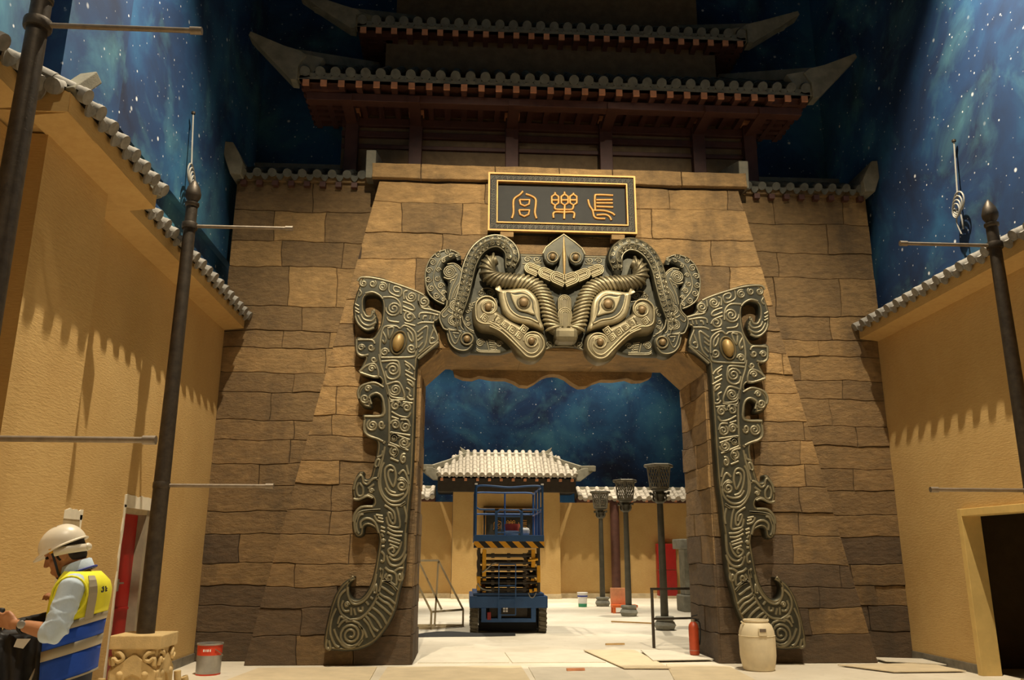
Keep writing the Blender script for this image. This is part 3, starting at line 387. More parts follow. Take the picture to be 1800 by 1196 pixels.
def block_mesh(P, fn, d, inset=.008):
    n = len(P); area = sum(P[i][0]*P[(i+1) % n][1]-P[(i+1) % n][0]*P[i][1] for i in range(n))
    if area < 0: P = P[::-1]
    ins = []
    for i in range(n):
        a, b, c = P[i-1], P[i], P[(i+1) % n]
        e1 = Vector((b[0]-a[0], b[1]-a[1])); e2 = Vector((c[0]-b[0], c[1]-b[1]))
        t = e1.normalized()+e2.normalized() if e1.length > 1e-6 and e2.length > 1e-6 else (e1+e2)
        if t.length < 1e-6: t = e1 if e1.length else Vector((1, 0))
        t.normalize(); ins.append((b[0]-t.y*inset, b[1]+t.x*inset))
    b = MB(); vs = [fn(p[0], 0, p[1]) for p in P]+[fn(p[0], d-inset, p[1]) for p in P]+[fn(p[0], d, p[1]) for p in ins]
    fs = [tuple(range(2*n, 3*n))]+[(k*n+i, k*n+(i+1) % n, (k+1)*n+(i+1) % n, (k+1)*n+i) for k in (0, 1) for i in range(n)]
    return b.add(vs, fs)
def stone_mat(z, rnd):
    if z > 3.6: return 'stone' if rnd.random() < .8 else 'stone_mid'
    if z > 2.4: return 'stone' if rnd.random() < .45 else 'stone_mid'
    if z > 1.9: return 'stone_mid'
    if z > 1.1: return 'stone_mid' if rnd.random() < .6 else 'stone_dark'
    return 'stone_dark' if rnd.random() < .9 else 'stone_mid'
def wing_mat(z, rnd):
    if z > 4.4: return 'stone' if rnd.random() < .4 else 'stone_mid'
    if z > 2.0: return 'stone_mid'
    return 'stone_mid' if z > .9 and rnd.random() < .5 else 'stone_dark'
def courses(root, xa, xb, zj, fn, clips, rnd, lo=.7, hi=1.9, flip=False, mats=stone_mat, dep=.035):
    for k in range(len(zj)-1):
        za, zb = zj[k], zj[k+1]; x = xa - rnd.random()*.6
        while x < xb:
            w = rnd.uniform(lo, hi); x2 = x+w
            if xb-x2 < .3: x2 = xb+.2
            P = cell(x, x2, za, zb)
            P = clip(clip(P, -1, 0, -xa), 1, 0, xb)
            for c in clips(za, zb, x, x2):
                if P: P = clip(P, *c)
            x = x2
            if len(P) < 4: continue
            n = len(P); ar = abs(sum(P[i][0]*P[(i+1) % n][1]-P[(i+1) % n][0]*P[i][1] for i in range(n)))/2
            if ar < .012: continue
            b = block_mesh(P, fn, dep+rnd.uniform(-.012, .014))
            if flip: b.f = [f[::-1] for f in b.f]
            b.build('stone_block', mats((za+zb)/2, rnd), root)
OX, OZ0, OZ1, CX = 2.30, 4.42, 4.76, 1.94       # opening: half width, chamfer start, soffit height, chamfer end
TB, TT, TH = 4.68, 3.07, 7.64                    # tower half width at foot and top
gt = thing('gate_tower', 'tall battered stone gate tower with a chamfered doorway in the middle', 'gate')
core = [(-TB, 0), (-OX, 0), (-OX, OZ0), (-CX, OZ1), (CX, OZ1), (OX, OZ0), (OX, 0), (TB, 0), (TT, TH), (-TT, TH)]
MB().prism(core, T_Y+.02, B_Y).build('core', 'joint', gt)
sl = (TB-TT)/TH
r_ = random.Random(4)
front = lambda x, d, z: (x, T_Y+.02-d, z)
zt = sorted(set(ZJ+[OZ1])-{4.84})
def tclips(za, zb, x, x2):
    c = [(1, sl, TB), (-1, sl, TB)]
    if zb <= OZ0+.001: c.append((1, 0, -OX) if x < 0 else (-1, 0, -OX))
    elif za < OZ1-.001:
        k = (OX-CX)/(OZ1-OZ0)                    # |x| >= OX-(z-OZ0)*k
        c.append((1, -k, -OX-OZ0*k) if x < 0 else (-1, -k, -OX-OZ0*k))
    return c
low = [z for z in zt if z <= OZ1]; high = [z for z in zt if z >= OZ1-.001]
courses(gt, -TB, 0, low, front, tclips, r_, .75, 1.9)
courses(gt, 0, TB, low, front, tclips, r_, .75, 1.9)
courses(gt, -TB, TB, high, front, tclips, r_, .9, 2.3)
# top course of the tower, overhanging
x = -3.2
for w in (.82, 1.25, 1.1, .9, 1.2, 1.13):
    P = cell(x, x+w, 7.66, 7.93, .006, .01); block_mesh(P, lambda x, d, z: (x, T_Y+.1-d, z), .2).add([], []).build('cap_block', 'stone', gt); x += w
MB().box(-3.18, 3.18, T_Y+.0, B_Y, 7.65, 7.92).build('cap_core', 'joint', gt)
# jambs and soffit of the doorway
jc = lambda *a: []
courses(gt, T_Y, B_Y, [z for z in ZJ if z <= 4.43], lambda s, d, z: (-OX+d-.01, s, z), jc, r_, .7, 1.3, False)
courses(gt, T_Y, B_Y, [z for z in ZJ if z <= 4.43], lambda s, d, z: (OX-d+.01, s, z), jc, r_, .7, 1.3, True)
k = math.hypot(OX-CX, OZ1-OZ0)
for s in (-1, 1):
    dx, dz = (OX-CX)/k, (OZ1-OZ0)/k
    f = lambda a, d, b, s=s: (s*(OX-b*dx-d*dz), a, OZ0+b*dz-d*dx)
    block_mesh([(T_Y, 0), (B_Y, 0), (B_Y, k), (T_Y, k)], f, .02).build('chamfer_block', 'stone', gt)
for i in range(3):
    a, b = -CX+i*CX*2/3, -CX+(i+1)*CX*2/3
    block_mesh([(a, T_Y), (b, T_Y), (b, B_Y), (a, B_Y)], lambda x, d, y: (x, y, OZ1-d+.005), .025).build('soffit_block', 'stone', gt)
# wing walls
for s, nm in ((-1, 'wall_gate_left'), (1, 'wall_gate_right')):
    wg = struct(nm); xo = 5.57
    MB().prism([(s*(TB+.01), 0), (s*xo, 0), (s*xo, 7.86), (s*3.22, 7.86), (s*3.22, 7.64), (s*(TT+.01), 7.64)], W_Y+.03, B_Y).build('core', 'joint', wg)
    r_ = random.Random(7+s)
    wc = lambda za, zb, x, x2, s=s: [(s, 0, xo), (-s, -sl, -(TB-.02))]
    zw = [z for z in ZJ if z != 7.64]+[7.84]
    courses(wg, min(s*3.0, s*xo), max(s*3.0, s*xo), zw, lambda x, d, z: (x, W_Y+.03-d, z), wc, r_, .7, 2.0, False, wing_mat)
# hidden backing above the doorway, behind the gate
bk = MB().box(-14, -5.9, B_Y-.3, B_Y, 0, 7.4).box(5.75, 14, B_Y-.3, B_Y, 0, 7.4).box(-14, -6.3, 15, 15.4, 0, 12).box(6.3, 14, 15, 15.4, 0, 12).build('wall_court_front', 'plaster'); tag(bk, None, None, None, 'structure')
# ---------------------------------------------------------------- bronze relief
def spiral(x, z, r, turns, d, a0, e=1., sq=False):
    n = max(10, int(turns*13)); P = []
    for i in range(n+1):
        t = i/n; rr = r*(1-.86*t); a = a0+d*turns*2*PI*t; P.append((x+rr*math.cos(a)*e, z+rr*math.sin(a)))
    return P
def meander(x, z, r, rot=-.6):
    P = [(-1, -1), (-1, 1), (1, 1), (1, -1), (-.45, -1), (-.45, .5), (.5, .5), (.5, -.45), (0, -.45), (0, .05)]
    c, s = math.cos(rot), math.sin(rot)
    return [(x+(a*c-b*s)*r, z+(a*s+b*c)*r) for a, b in P]
def ridges(name, lines, depth, r, y, mat, parent, mirror):
    sp = [[(p[0], p[1], depth) for p in L] for L in lines]
    me = facade(curve_mesh(name, sp, False, 0, r, 1, False), y, mirror); me.shade_smooth()
    return tag(put(name, me, MT[mat], parent), None, None, None, 'stuff')
def plate(name, outline, y, thick, bev, mat, parent, mirror, n=3):
    P = catmull([tuple(p) for p in outline], n)
    me = facade(curve_mesh(name, [P], True, thick/2-bev, bev, 3, True, -bev), y-thick/2, mirror); me.shade_smooth(); me.set_sharp_from_angle(angle=math.radians(45))
    return put(name, me, MT[mat], parent)
def both(fn):
    for mirror in (False, True): fn(mirror)
RY = T_Y-.005
def leg(mirror):
    side = 'right' if mirror else 'left'
    t = thing('bronze_pillar_relief', f'long dark bronze dragon relief with curled tail down the {side} jamb of the doorway', 'relief', (0, 0, 0), 'bronze reliefs on the gate')
    plate('relief_plate', LEG_OUT, RY, .22, .05, 'bronze', t, mirror, 3)
    yf = RY-.22
    L = [catmull(l, 4, False) for l in LEG_LINES]+[spiral(*s) for s in LEG_SPIRALS]
    ridges('spiral_ridges', L, -.004, .0215, yf, 'ridge_br', t, mirror)
    rim = catmull(LEG_OUT, 3); c = []
    for i in range(len(rim)):                       # raised rim set in from the edge
        a, b, d = Vector(rim[i-1]), Vector(rim[i]), Vector(rim[(i+1) % len(rim)]); tt = (d-a).normalized(); c.append((b.x+tt.y*-.035*RS, b.y+tt.x*.035*RS, -.012))
    me = facade(curve_mesh('rim', [c], False, 0, .016, 1, True), yf, mirror); me.shade_smooth(); put('rim', me, MT['bronze_mid'], t)
    x, z, rx, rz = LEG_EYE; s = -1 if mirror else 1; tilt = -.22
    b = MB()
    def ell(b, kx, kz, y0, prof):
        for i, (q, h) in enumerate(prof):
            for j in range(24):
                a = 2*PI*j/24; u, v = rx*kx*q*math.cos(a), rz*kz*q*math.sin(a)
                b.v.append((s*(x+u*math.cos(tilt)-v*math.sin(tilt)), y0-h, z+u*math.sin(tilt)+v*math.cos(tilt)))
        k = len(prof)
        for i in range(k-1):
            for j in range(24):
                f = (i*24+j, i*24+(j+1) % 24, (i+1)*24+(j+1) % 24, (i+1)*24+j); b.f.append(f[::-1] if mirror else f)
        f = tuple((k-1)*24+j for j in range(24)); b.f.append(f[::-1] if mirror else f); return b
    ell(MB(), 1, 1, yf, [(1, -.02), (1, .03), (.9, .065), (.7, .09), (.4, .105), (.1, .11)]).build('eye_boss', 'gold_boss', t, 60)
    ring = [(s*(x+rx*1.35*math.cos(a)*math.cos(tilt)-rz*1.28*math.sin(a)*math.sin(tilt)), yf, z+rx*1.35*math.cos(a)*math.sin(tilt)+rz*1.28*math.sin(a)*math.cos(tilt)) for a in [2*PI*i/30 for i in range(30)]]
    MB().tube(ring, .02, 6, True).build('eye_ring', 'bronze_mid', t, 60)
_a = sum(LEG_OUT[i][0]*LEG_OUT[(i+1) % len(LEG_OUT)][1]-LEG_OUT[(i+1) % len(LEG_OUT)][0]*LEG_OUT[i][1] for i in range(len(LEG_OUT)))
RS = 1 if _a > 0 else -1
both(leg)

mk = thing('bronze_mask_relief', 'bronze beast mask with rope horns, round eyes and coiled serpents above the doorway', 'relief', (0, 0, 0), 'bronze reliefs on the gate')
# full back plate and crest are symmetric single pieces
half = [tuple(p) for p in MASK['plate']]
full = half+[(-x, z) for x, z in half[::-1]][1:-1]
plate('back_plate', full, RY, .16, .03, 'bronze', mk, False, 2)
hc = [tuple(p) for p in MASK['crest']]; hc[0] = (0, hc[0][1]); hc[-1] = (0, hc[-1][1])
def crest():
    P = hc+[(-x, z) for x, z in hc[::-1]][1:-1]
    me = facade(curve_mesh('crest_leaf', [P], True, .09, .025, 3, True, -.025), RY-.17); me.shade_smooth(); me.set_sharp_from_angle(angle=.8)
    put('crest_leaf', me, MT['bronze'], mk)
    zs = [hc[-1][1]+.02, (hc[0][1]+hc[-1][1])/2, hc[0][1]-.04]
    MB().tube([(0, RY-.285, zs[0]), (0, RY-.295, zs[1]), (0, RY-.28, zs[2])], [.016, .03, .008], 8).build('crest_spine', 'gold_boss', mk, 60)
    top = [(x, z, 0) for x, z in ([(-p[0], p[1]) for p in hc[3::-1]]+hc[1:4])]
    me = facade(curve_mesh('crest_rim', [top], False, 0, .016, 1, False), RY-.28); put('crest_rim', me, MT['bronze_lt'], mk)
crest()
DEP = {'plate': .16, 'wing': .22, 'column': .27, 'serpent': .30, 'cheek': .36}
def boss(x, z, r, y, s, mat='gold_boss', name='boss'):
    MB().lathe([(r, -.03), (r, .035), (r*.85, .055), (r*.4, .07), (.005, .074)], (s*x, y, z), 18, 'y').build(name, mat, mk, 50)
def mside(mirror):
    s = -1 if mirror else 1
    plate('bird_wing', MASK['wing'], RY, .22, .07, 'bronze', mk, mirror, 4)
    plate('volute_column', MASK['column'], RY, .27, .05, 'bronze', mk, mirror, 3)
    plate('cheek', MASK['cheek'], RY, .36, .09, 'bronze_mid', mk, mirror, 4)
    e = plate('eye', MASK['eye'], RY, .40, .06, 'bronze_lt', mk, mirror, 4)
    plate('eye_hollow', MASK['eye_recess'], RY-.38, .03, .008, 'bronze', mk, mirror, 4)
    plate('eye_white', MASK['eye_inner'], RY-.39, .05, .02, 'bronze_lt', mk, mirror, 4)
    x, z, rx, rz = MASK_EYE
    MB().lathe([(rx*1.5, -.01), (rx*1.5, .02), (rx*1.2, .03), (rx*1.15, .005)], (s*x, RY-.43, z), 24, 'y').build('eye_ring', 'bronze_mid', mk, 50)
    boss(x, z, rx, RY-.44, s, 'boss', 'pupil')
    rim = [(p[0], p[1], 0) for p in catmull(MASK['eye_recess'], 4)]
    me = facade(curve_mesh('eye_rim', [rim], False, 0, .016, 1, True), RY-.405, mirror); me.shade_smooth(); put('eye_rim', me, MT['bronze_lt'], mk)
    for i, (x, z, r) in enumerate(MASK_BOSS):
        boss(x, z, r, RY-(.37, .37, .28, .29)[i], s, 'boss', 'volute_boss')
        rg = [(s*(x+r*1.75*math.cos(a)), RY-(.36, .36, .28, .285)[i], z+r*1.75*math.sin(a)) for a in [2*PI*k/28 for k in range(28)]]
        MB().tube(rg, r*.36, 7, True).build('volute_ring', ('bronze_lt', 'bronze_lt', 'bronze_mid', 'bronze_mid')[i], mk, 60)
    for g in ('plate', 'wing', 'column', 'serpent', 'cheek'):
        L = [catmull(l, 4, False) for d, l in MASK_LINES if d == g]+[spiral(*q[1:]) for q in MASK_SPIRALS if q[0] == g]
        if g == 'serpent': continue
        if g == 'cheek': L += [meander(*q) for q in MASK_SQUARES]
        ridges('spiral_ridges', L, 0, .0155 if g == 'cheek' else .0135, RY-DEP[g]-(.03 if g == 'serpent' else 0), 'bronze_lt' if g == 'cheek' else 'ridge_br', mk, mirror)
    # serpent body
    P = catmull(MASK['serpent'], 5, False); n = len(P); path = []; rad = []
    for i, p in enumerate(P):
        t = i/(n-1); path.append((s*p[0], RY-.2, p[1]))
        rad.append(.06+.085*min(1, t/.14) if t < .14 else .145-.03*(t-.14)-.05*max(0, t-.8)/.2)
    so = MB().tube(path, rad, 14).build('serpent', 'bronze', mk, 60)
    for kk, hh_ in ((.72, .70), (-.72, .70), (.05, 1.0)):
        ln_ = []
        for i in range(3, n):
            a, b = Vector(path[i-1]), Vector(path[min(n-1, i+1)]); sd_ = (b-a).normalized().cross(Vector((0, -1, 0)))
            ln_.append(Vector(path[i])+sd_*rad[i]*kk+Vector((0, -rad[i]*hh_, 0)))
        MB().tube(ln_, .012, 5).build('body_ridge', 'ridge_br', so, 60)
    acc = 0.; sc_ = MB(); kq = 0                       # two rows of little scrolls wrapped over the body
    for i in range(3, n-1):
        acc += (Vector(path[i])-Vector(path[i-1])).length
        if acc < .085: continue
        acc = 0; kq += 1; c0 = Vector(path[i]); tg = (Vector(path[i+1])-Vector(path[i-1])).normalized(); sd_ = tg.cross(Vector((0, -1, 0)))
        for sg in (-1, 1):
            pts = []
            for q in range(18):
                f = q/17; rr = .042*(1-.8*f); a = sg*kq+f*1.6*2*PI; u = rr*math.cos(a); v = sg*.38+rr*math.sin(a)/rad[i]
                pts.append(c0+tg*u+(sd_*math.sin(v)+Vector((0, -1, 0))*math.cos(v))*rad[i]*1.0)
            sc_.tube(pts, .010, 5)
    tag(sc_.build('scroll_ridges', 'ridge_br', so, 60), None, None, None, 'stuff')
    # rope horn with its twisted strands
    P = catmull(MASK['horn'], 6, False); n = len(P); rad = [.075+.05*math.sin(min(1, i/n*5)*PI/2)-.025*i/n for i in range(n)]
    rad = [max(.06, r)*1.12 for r in rad]
    path = [(s*p[0], RY-.30, p[1]) for p in P]
    h = MB().tube(path, [r*.93 for r in rad], 14).build('horn', 'bronze_mid', mk, 60)
    k = 0.; P3 = [Vector(p) for p in path]; step = .052; acc = 0
    for i in range(1, n-1):
        acc += (P3[i]-P3[i-1]).length
        if acc < step*(.8 if i > n*.4 else 1): continue
        if i > n*.94: break
        acc = 0; t = (P3[i+1]-P3[i-1]).normalized(); out = Vector((0, -1, 0)); side = t.cross(out).normalized()
        rg = []
        for j in range(9):
            a = -1.75+3.5*j/8
            rg.append(P3[i]+(out*math.cos(a)+side*math.sin(a))*rad[i]*.97+t*(.075*math.sin(a)*(-s)))
        MB().tube(rg, .021, 6).build('rope_strand', 'bronze_lt' if i > n*.45 else 'bronze_mid', h, 60)
    # brow lobes: nested arches
    for i, (x, z, r) in enumerate(MASK_LOBES):
        a0 = -.42; c, sn = math.cos(a0), math.sin(a0)
        def U(k, d): return [(x+(u*c-v*sn), z+(u*sn+v*c), d) for u, v in [(r*1.05, r*k*.82)]+[(-r*.2-r*k*math.cos(q)*.8, r*k*math.sin(q)*.82) for q in [PI/2-PI*j/10 for j in range(11)]]+[(r*1.05, -r*k*.82)]]
        P = [(p[0], p[1]) for p in U(1., 0)]
        me = facade(curve_mesh('brow_lobe', [P], True, .06, .03, 2, True, -.03), RY-.19-.015*i, mirror); me.shade_smooth(); me.set_sharp_from_angle(angle=.8); lo = put('brow_lobe', me, MT['bronze_mid'], mk)
        ridges('arch_ridges', [U(q, 0) for q in (.85, .58, .3)], 0, .014, RY-.285-.015*i, 'bronze_lt', lo, mirror)
both(mside)
# bridge of the nose: two stacked arches, then the snout block
for x0, z0, z1, w, dp in ((0, 5.35, 5.62, .115, .27), (0, 4.98, 5.40, .125, .30)):
    A = lambda k: [(w*k, z0)]+[(w*k*math.cos(q), z1-w+w*k*math.sin(q)) for q in [PI*j/10 for j in range(11)]]+[(-w*k, z0)]
    me = facade(curve_mesh('nose_arch', [A(1.)], True, dp/2-.02, .02, 2, True, -.02), RY-dp/2); me.shade_smooth(); me.set_sharp_from_angle(angle=.8)
    na = put('nose_arch', me, MT['bronze_mid'], mk)
    ridges('arch_ridges', [[(p[0], p[1]) for p in A(q)] for q in (.85, .62, .4)], 0, .011, RY-dp, 'bronze_lt', na, False)
MB().box(-.185, .185, RY-.48, RY-.1, 4.79, 5.02).build('snout', 'bronze_mid', mk, None, .07)
# wavy lower edge of the twin mask on the rear face of the gate
wave = [(-1.80, 4.78), (-1.77, 4.66), (-1.62, 4.60), (-1.46, 4.59), (-1.33, 4.64), (-1.1, 4.60), (-.86, 4.60), (-.72, 4.55), (-.60, 4.48), (-.46, 4.47), (-.33, 4.54), (-.22, 4.63), (-.1, 4.68), (0, 4.69)]
wp = wave+[(-x, z) for x, z in wave[::-1]][1:]
wp = [(-1.95, 5.2)]+[(-1.95, 4.85)]+wp+[(1.95, 4.85), (1.95, 5.2)]
rmk = MB().prism(wp, B_Y+.02, B_Y+.3).build('rear_mask_relief', 'stone'); tag(rmk, 'wavy lower edge of the relief hanging on the far side of the doorway', 'relief')

# ---------------------------------------------------------------- name plaque with three seal-script characters
GLY = {
 'gong': [[(470, 310), (440, 345), (385, 385), (370, 430), (372, 540), (355, 600)], [(500, 340), (560, 362), (602, 395), (605, 450), (595, 540), (612, 605)],
          [(435, 402), (540, 402), (535, 450), (488, 470), (445, 450), (435, 402)], [(430, 512), (538, 512), (530, 560), (485, 582), (440, 560), (430, 512)]],
 'le': [[(808, 325), (808, 345)], [(908, 320), (908, 340)], [(1002, 333), (1002, 352)]]+
       [[(x, 345), (x-36, 370), (x-36, 440), (x, 465), (x+36, 440), (x+36, 370), (x, 345)] for x in (808, 908, 1000)]+[[(x-34, 408), (x+34, 408)] for x in (808, 908, 1000)]+
       [[(808, 465), (810, 505), (905, 510), (985, 508), (1000, 465)], [(908, 465), (900, 610)], [(790, 600), (795, 540), (900, 540), (1002, 542), (1000, 605)]],
 'chang': [[(1420, 360), (1260, 352), (1228, 372), (1228, 520)], [(1240, 408), (1415, 408)], [(1240, 442), (1415, 444)], [(1240, 480), (1418, 488)], [(1155, 405), (1170, 470), (1200, 520), (1225, 600), (1330, 612)],
           [(1200, 522), (1320, 525), (1400, 550), (1432, 575)], [(1240, 572), (1330, 568), (1375, 590), (1395, 628)]]}
def plaque(name, label, cx, cz, w, h, y, parent_scale=1., small=False):
    k = parent_scale
    t = thing(name, label, 'plaque', (cx, y, cz))
    MB().box(-w/2, w/2, -.02, .10, -h/2, h/2).build('board', 'plaque', t)
    def fr(a, b, thick, d, nm, mat):
        MB().box(-a, a, -d, 0, b-thick, b).box(-a, a, -d, 0, -b, -b+thick).box(-a, -a+thick, -d, 0, -b+thick, b-thick).box(a-thick, a, -d, 0, -b+thick, b-thick).build(nm, mat, t)
    bw = .14*k
    fr(w/2, h/2, .028*k, .10, 'outer_rim', 'gold'); fr(w/2-.028*k, h/2-.028*k, bw-.028*k, .075, 'fret_border', 'plaque'); fr(w/2-bw, h/2-bw, .02*k, .10, 'inner_rim', 'gold')
    if not small:
        L = []; q = (bw-.028)/2; c = .028+q
        def key(x, z, r, o):
            P = [(-1, -1), (-1, 1), (1, 1), (1, -.5), (-.4, -.5), (-.4, .4), (.4, .4)]
            L.append([(x+(a if not o else b)*r, z+(b if not o else a)*r, 0) for a, b in P])
        n = 26
        for i in range(n):
            x = -w/2+c+(w-2*c)*i/(n-1); key(x, h/2-c, .036, False); key(x, -h/2+c, .036, False)
        for i in range(1, 10):
            z = -h/2+c+(h-2*c)*i/10; key(-w/2+c, z, .036, True); key(w/2-c, z, .036, True)
        me = facade(curve_mesh('fret_pattern', L, False, 0, .006, 0, False), -.076); tag(put('fret_pattern', me, MT['lantern'], t), None, None, None, 'stuff')
    for nm in ('gong', 'le', 'chang'):
        L = []
        for st in GLY[nm]:
            P = [((u-880)/1560*2.49*k, (455-v+ (u-880)*.033)/1560*2.60*k) for u, v in st]
            P = catmull(P, 4, False) if len(P) > 2 and P[0] != P[-1] else P
            L.append([(a, b, 0) for a, b in P])
        me = facade(curve_mesh('seal_character', L, False, 0, .021*k, 2, False), -.025); me.shade_smooth(); put('seal_character', me, MT['gold'], t)
    if not small:
        for sx in (-.92, .92): MB().box(sx-.11, sx+.11, -.08, .12, -h/2-.1, -h/2-.0).build('support_block', 'stone', t, None, .01)
    return t
plaque('name_plaque', 'black plaque with three gold seal characters high on the gate tower', -.01, 7.215, 2.47, 1.04, T_Y-.16)
# ---------------------------------------------------------------- tiled roofs
TILE = {}
def tile_meshes(r, length, w, mat):
    key = (round(r, 3), round(length, 3), round(w, 3), mat)
    if key in TILE: return TILE[key]
    b = MB(); n = 8; seg = max(2, int(length/.26)); k = 0            # barrel row: overlapping half tubes
    for i in range(seg):
        y0, y1 = length*i/seg, length*(i+1)/seg+.01
        for y, q in ((y0, r*1.06), (y1, r*.94)):
            for j in range(n+1):
                a = PI*j/n; b.v.append((q*math.cos(a), y, q*math.sin(a)+r*.12))
        for j in range(n): b.f.append((k+j, k+n+1+j, k+n+2+j, k+j+1))
        b.f.append(tuple(range(k, k+n+1))); k += 2*(n+1)
    b.lathe([(r*.3, -.03), (r*.62, -.018), (r*.7, -.03), (r*1.12, -.03), (r*1.12, .03)], (0, 0, r*.12), 14, 'y')
    b.v[k:] = [(x, -y-0.0, z) if False else (x, y, z) for x, y, z in b.v[k:]]
    bar = b.mesh('barrel_tile', MT[mat], 50)
    b = MB(); n = 6; k = 0                                               # pan: shallow trough with a drip lip
    hw = w/2; sag = r*.55
    for i in range(seg):
        y0, y1 = length*i/seg, length*(i+1)/seg+.015
        for y, up in ((y0, .012), (y1, 0)):
            for j in range(n+1):
                t = -1+2*j/n; b.v.append((hw*t, y, -sag*(1-t*t)+up+.01))
        for j in range(n): b.f.append((k+j, k+j+1, k+n+2+j, k+n+1+j))
        k += 2*(n+1)
    top = [(hw*(-1+2*j/n), -.012, -sag*(1-(-1+2*j/n)**2)+.022) for j in range(n+1)]
    bot = [(x*.96, -.03, z-.02-.085*(1-(x/hw)**2)) for x, y, z in top]
    top2 = [(x, y+.02, z) for x, y, z in top]; bot2 = [(x, y+.02, z) for x, y, z in bot]
    b.add(top+bot+top2+bot2, [(j, j+n+1, j+n+2, j+1) for j in range(n)]+[(2*(n+1)+j, 2*(n+1)+j+1, 3*(n+1)+j+1, 3*(n+1)+j) for j in range(n)]+[(n+1+j, 3*(n+1)+j, 3*(n+1)+j+1, n+2+j) for j in range(n)])
    pan = b.mesh('pan_tile', MT[mat], 50)
    TILE[key] = (bar, pan); return TILE[key]
def tile_field(root, A, B, up, length, spacing, r, mat, trim=None):
    """rows of tiles along the eave line A-B; up = up-slope direction; trim(x)->row length"""
    A, B, up = Vector(A), Vector(B), Vector(up).normalized(); al = (B-A).normalized(); L = (B-A).length
    n = max(1, round(L/spacing)); sp = L/n; nrm = al.cross(up).normalized()
    if nrm.z < 0: al = -al; A, B = B, A; nrm = al.cross(up).normalized()
    rot = Matrix((al, up, nrm)).transposed().to_4x4()
    for i in range(n+1):
        ln = trim(i*sp) if trim else length
        if ln < .12: continue
        bar, _ = tile_meshes(r, ln, sp-r*1.2, mat)
        m = rot.copy(); m.translation = A+al*(i*sp); inst('barrel_tile', bar, root, m)
        if i < n:
            ln = trim((i+.5)*sp) if trim else length
            if ln < .12: continue
            _, pan = tile_meshes(r, ln, sp-r*1.2, mat)
            m = rot.copy(); m.translation = A+al*((i+.5)*sp); inst('pan_tile', pan, root, m)

def wall_eave(name, label, s, xw, y0, y1, front=False, group='tiled eaves along the hall walls'):
    """plaster cornice and one course of tiles along a side wall; s=-1 left wall, 1 right wall; xw = |x| of the wall"""
    t = thing(name, label, 'eave', (0, 0, 0), group)
    xe = xw-.32
    P = [(s*(xw+.02), 5.12), (s*xe, 5.16), (s*xe, 5.335), (s*(xw+.2), 5.60)]
    b = MB()
    vs = [(x, y0, z) for x, z in P]+[(x, y1, z) for x, z in P]
    b.add(vs, [(0, 1, 2, 3), (7, 6, 5, 4)]+[(i, i+4, (i+1) % 4+4, (i+1) % 4) for i in range(4)]).build('cornice', 'plaster', t)
    up = Vector((s*.58, 0, .30))
    tile_field(t, (s*(xe-.07), y0+.08, 5.36), (s*(xe-.07), y1-.04, 5.36), up, .6, .28, .062, 'tile')
    return t
wall_eave('tiled_eave', 'grey tiled eave on the left wall running up to the gate', -1, 5.55, 8.44, 13.3)
wall_eave('tiled_eave', 'grey tiled eave on the left wall next to the picture edge', -1, 5.55, -2, 6.34)
ea = wall_eave('tiled_eave', 'grey tiled eave on the projecting pier of the left wall', -1, 5.25, 6.42, 8.42)
MB().add([(-5.6, 6.40, 5.157), (-4.932, 6.40, 5.157), (-4.932, 6.40, 5.338), (-5.6, 6.40, 5.338), (-5.6, 6.95, 5.15), (-4.93, 6.95, 5.15), (-5.2, 6.95, 5.60), (-5.6, 6.95, 5.60)], [(0, 1, 2, 3), (7, 6, 5, 4), (0, 4, 5, 1), (1, 5, 6, 2), (2, 6, 7, 3), (3, 7, 4, 0)]).build('cornice_return', 'plaster', ea)
MB().box(-5.8, -5.27, 8.0, 8.44, 5.131, 5.29).build('cornice_stub', 'plaster', ea)
tile_field(ea, (-5.62, 6.36, 5.36), (-5.05, 6.36, 5.36), (0, .58, .30), .5, .28, .062, 'tile')
MB().bar((-4.99, 6.47, 5.36), (-4.93, 6.70, 5.66), .17, .11).build('corner_ridge', 'ridge', ea, None, .01)
MB().bar((-4.98, 8.62, 5.42), (-5.2, 8.25, 5.45), .12, .12).build('corner_ridge', 'ridge', ea, None, .01)
wall_eave('tiled_eave', 'grey tiled eave along the right wall below the star mural', 1, 5.5, -2, 13.3)

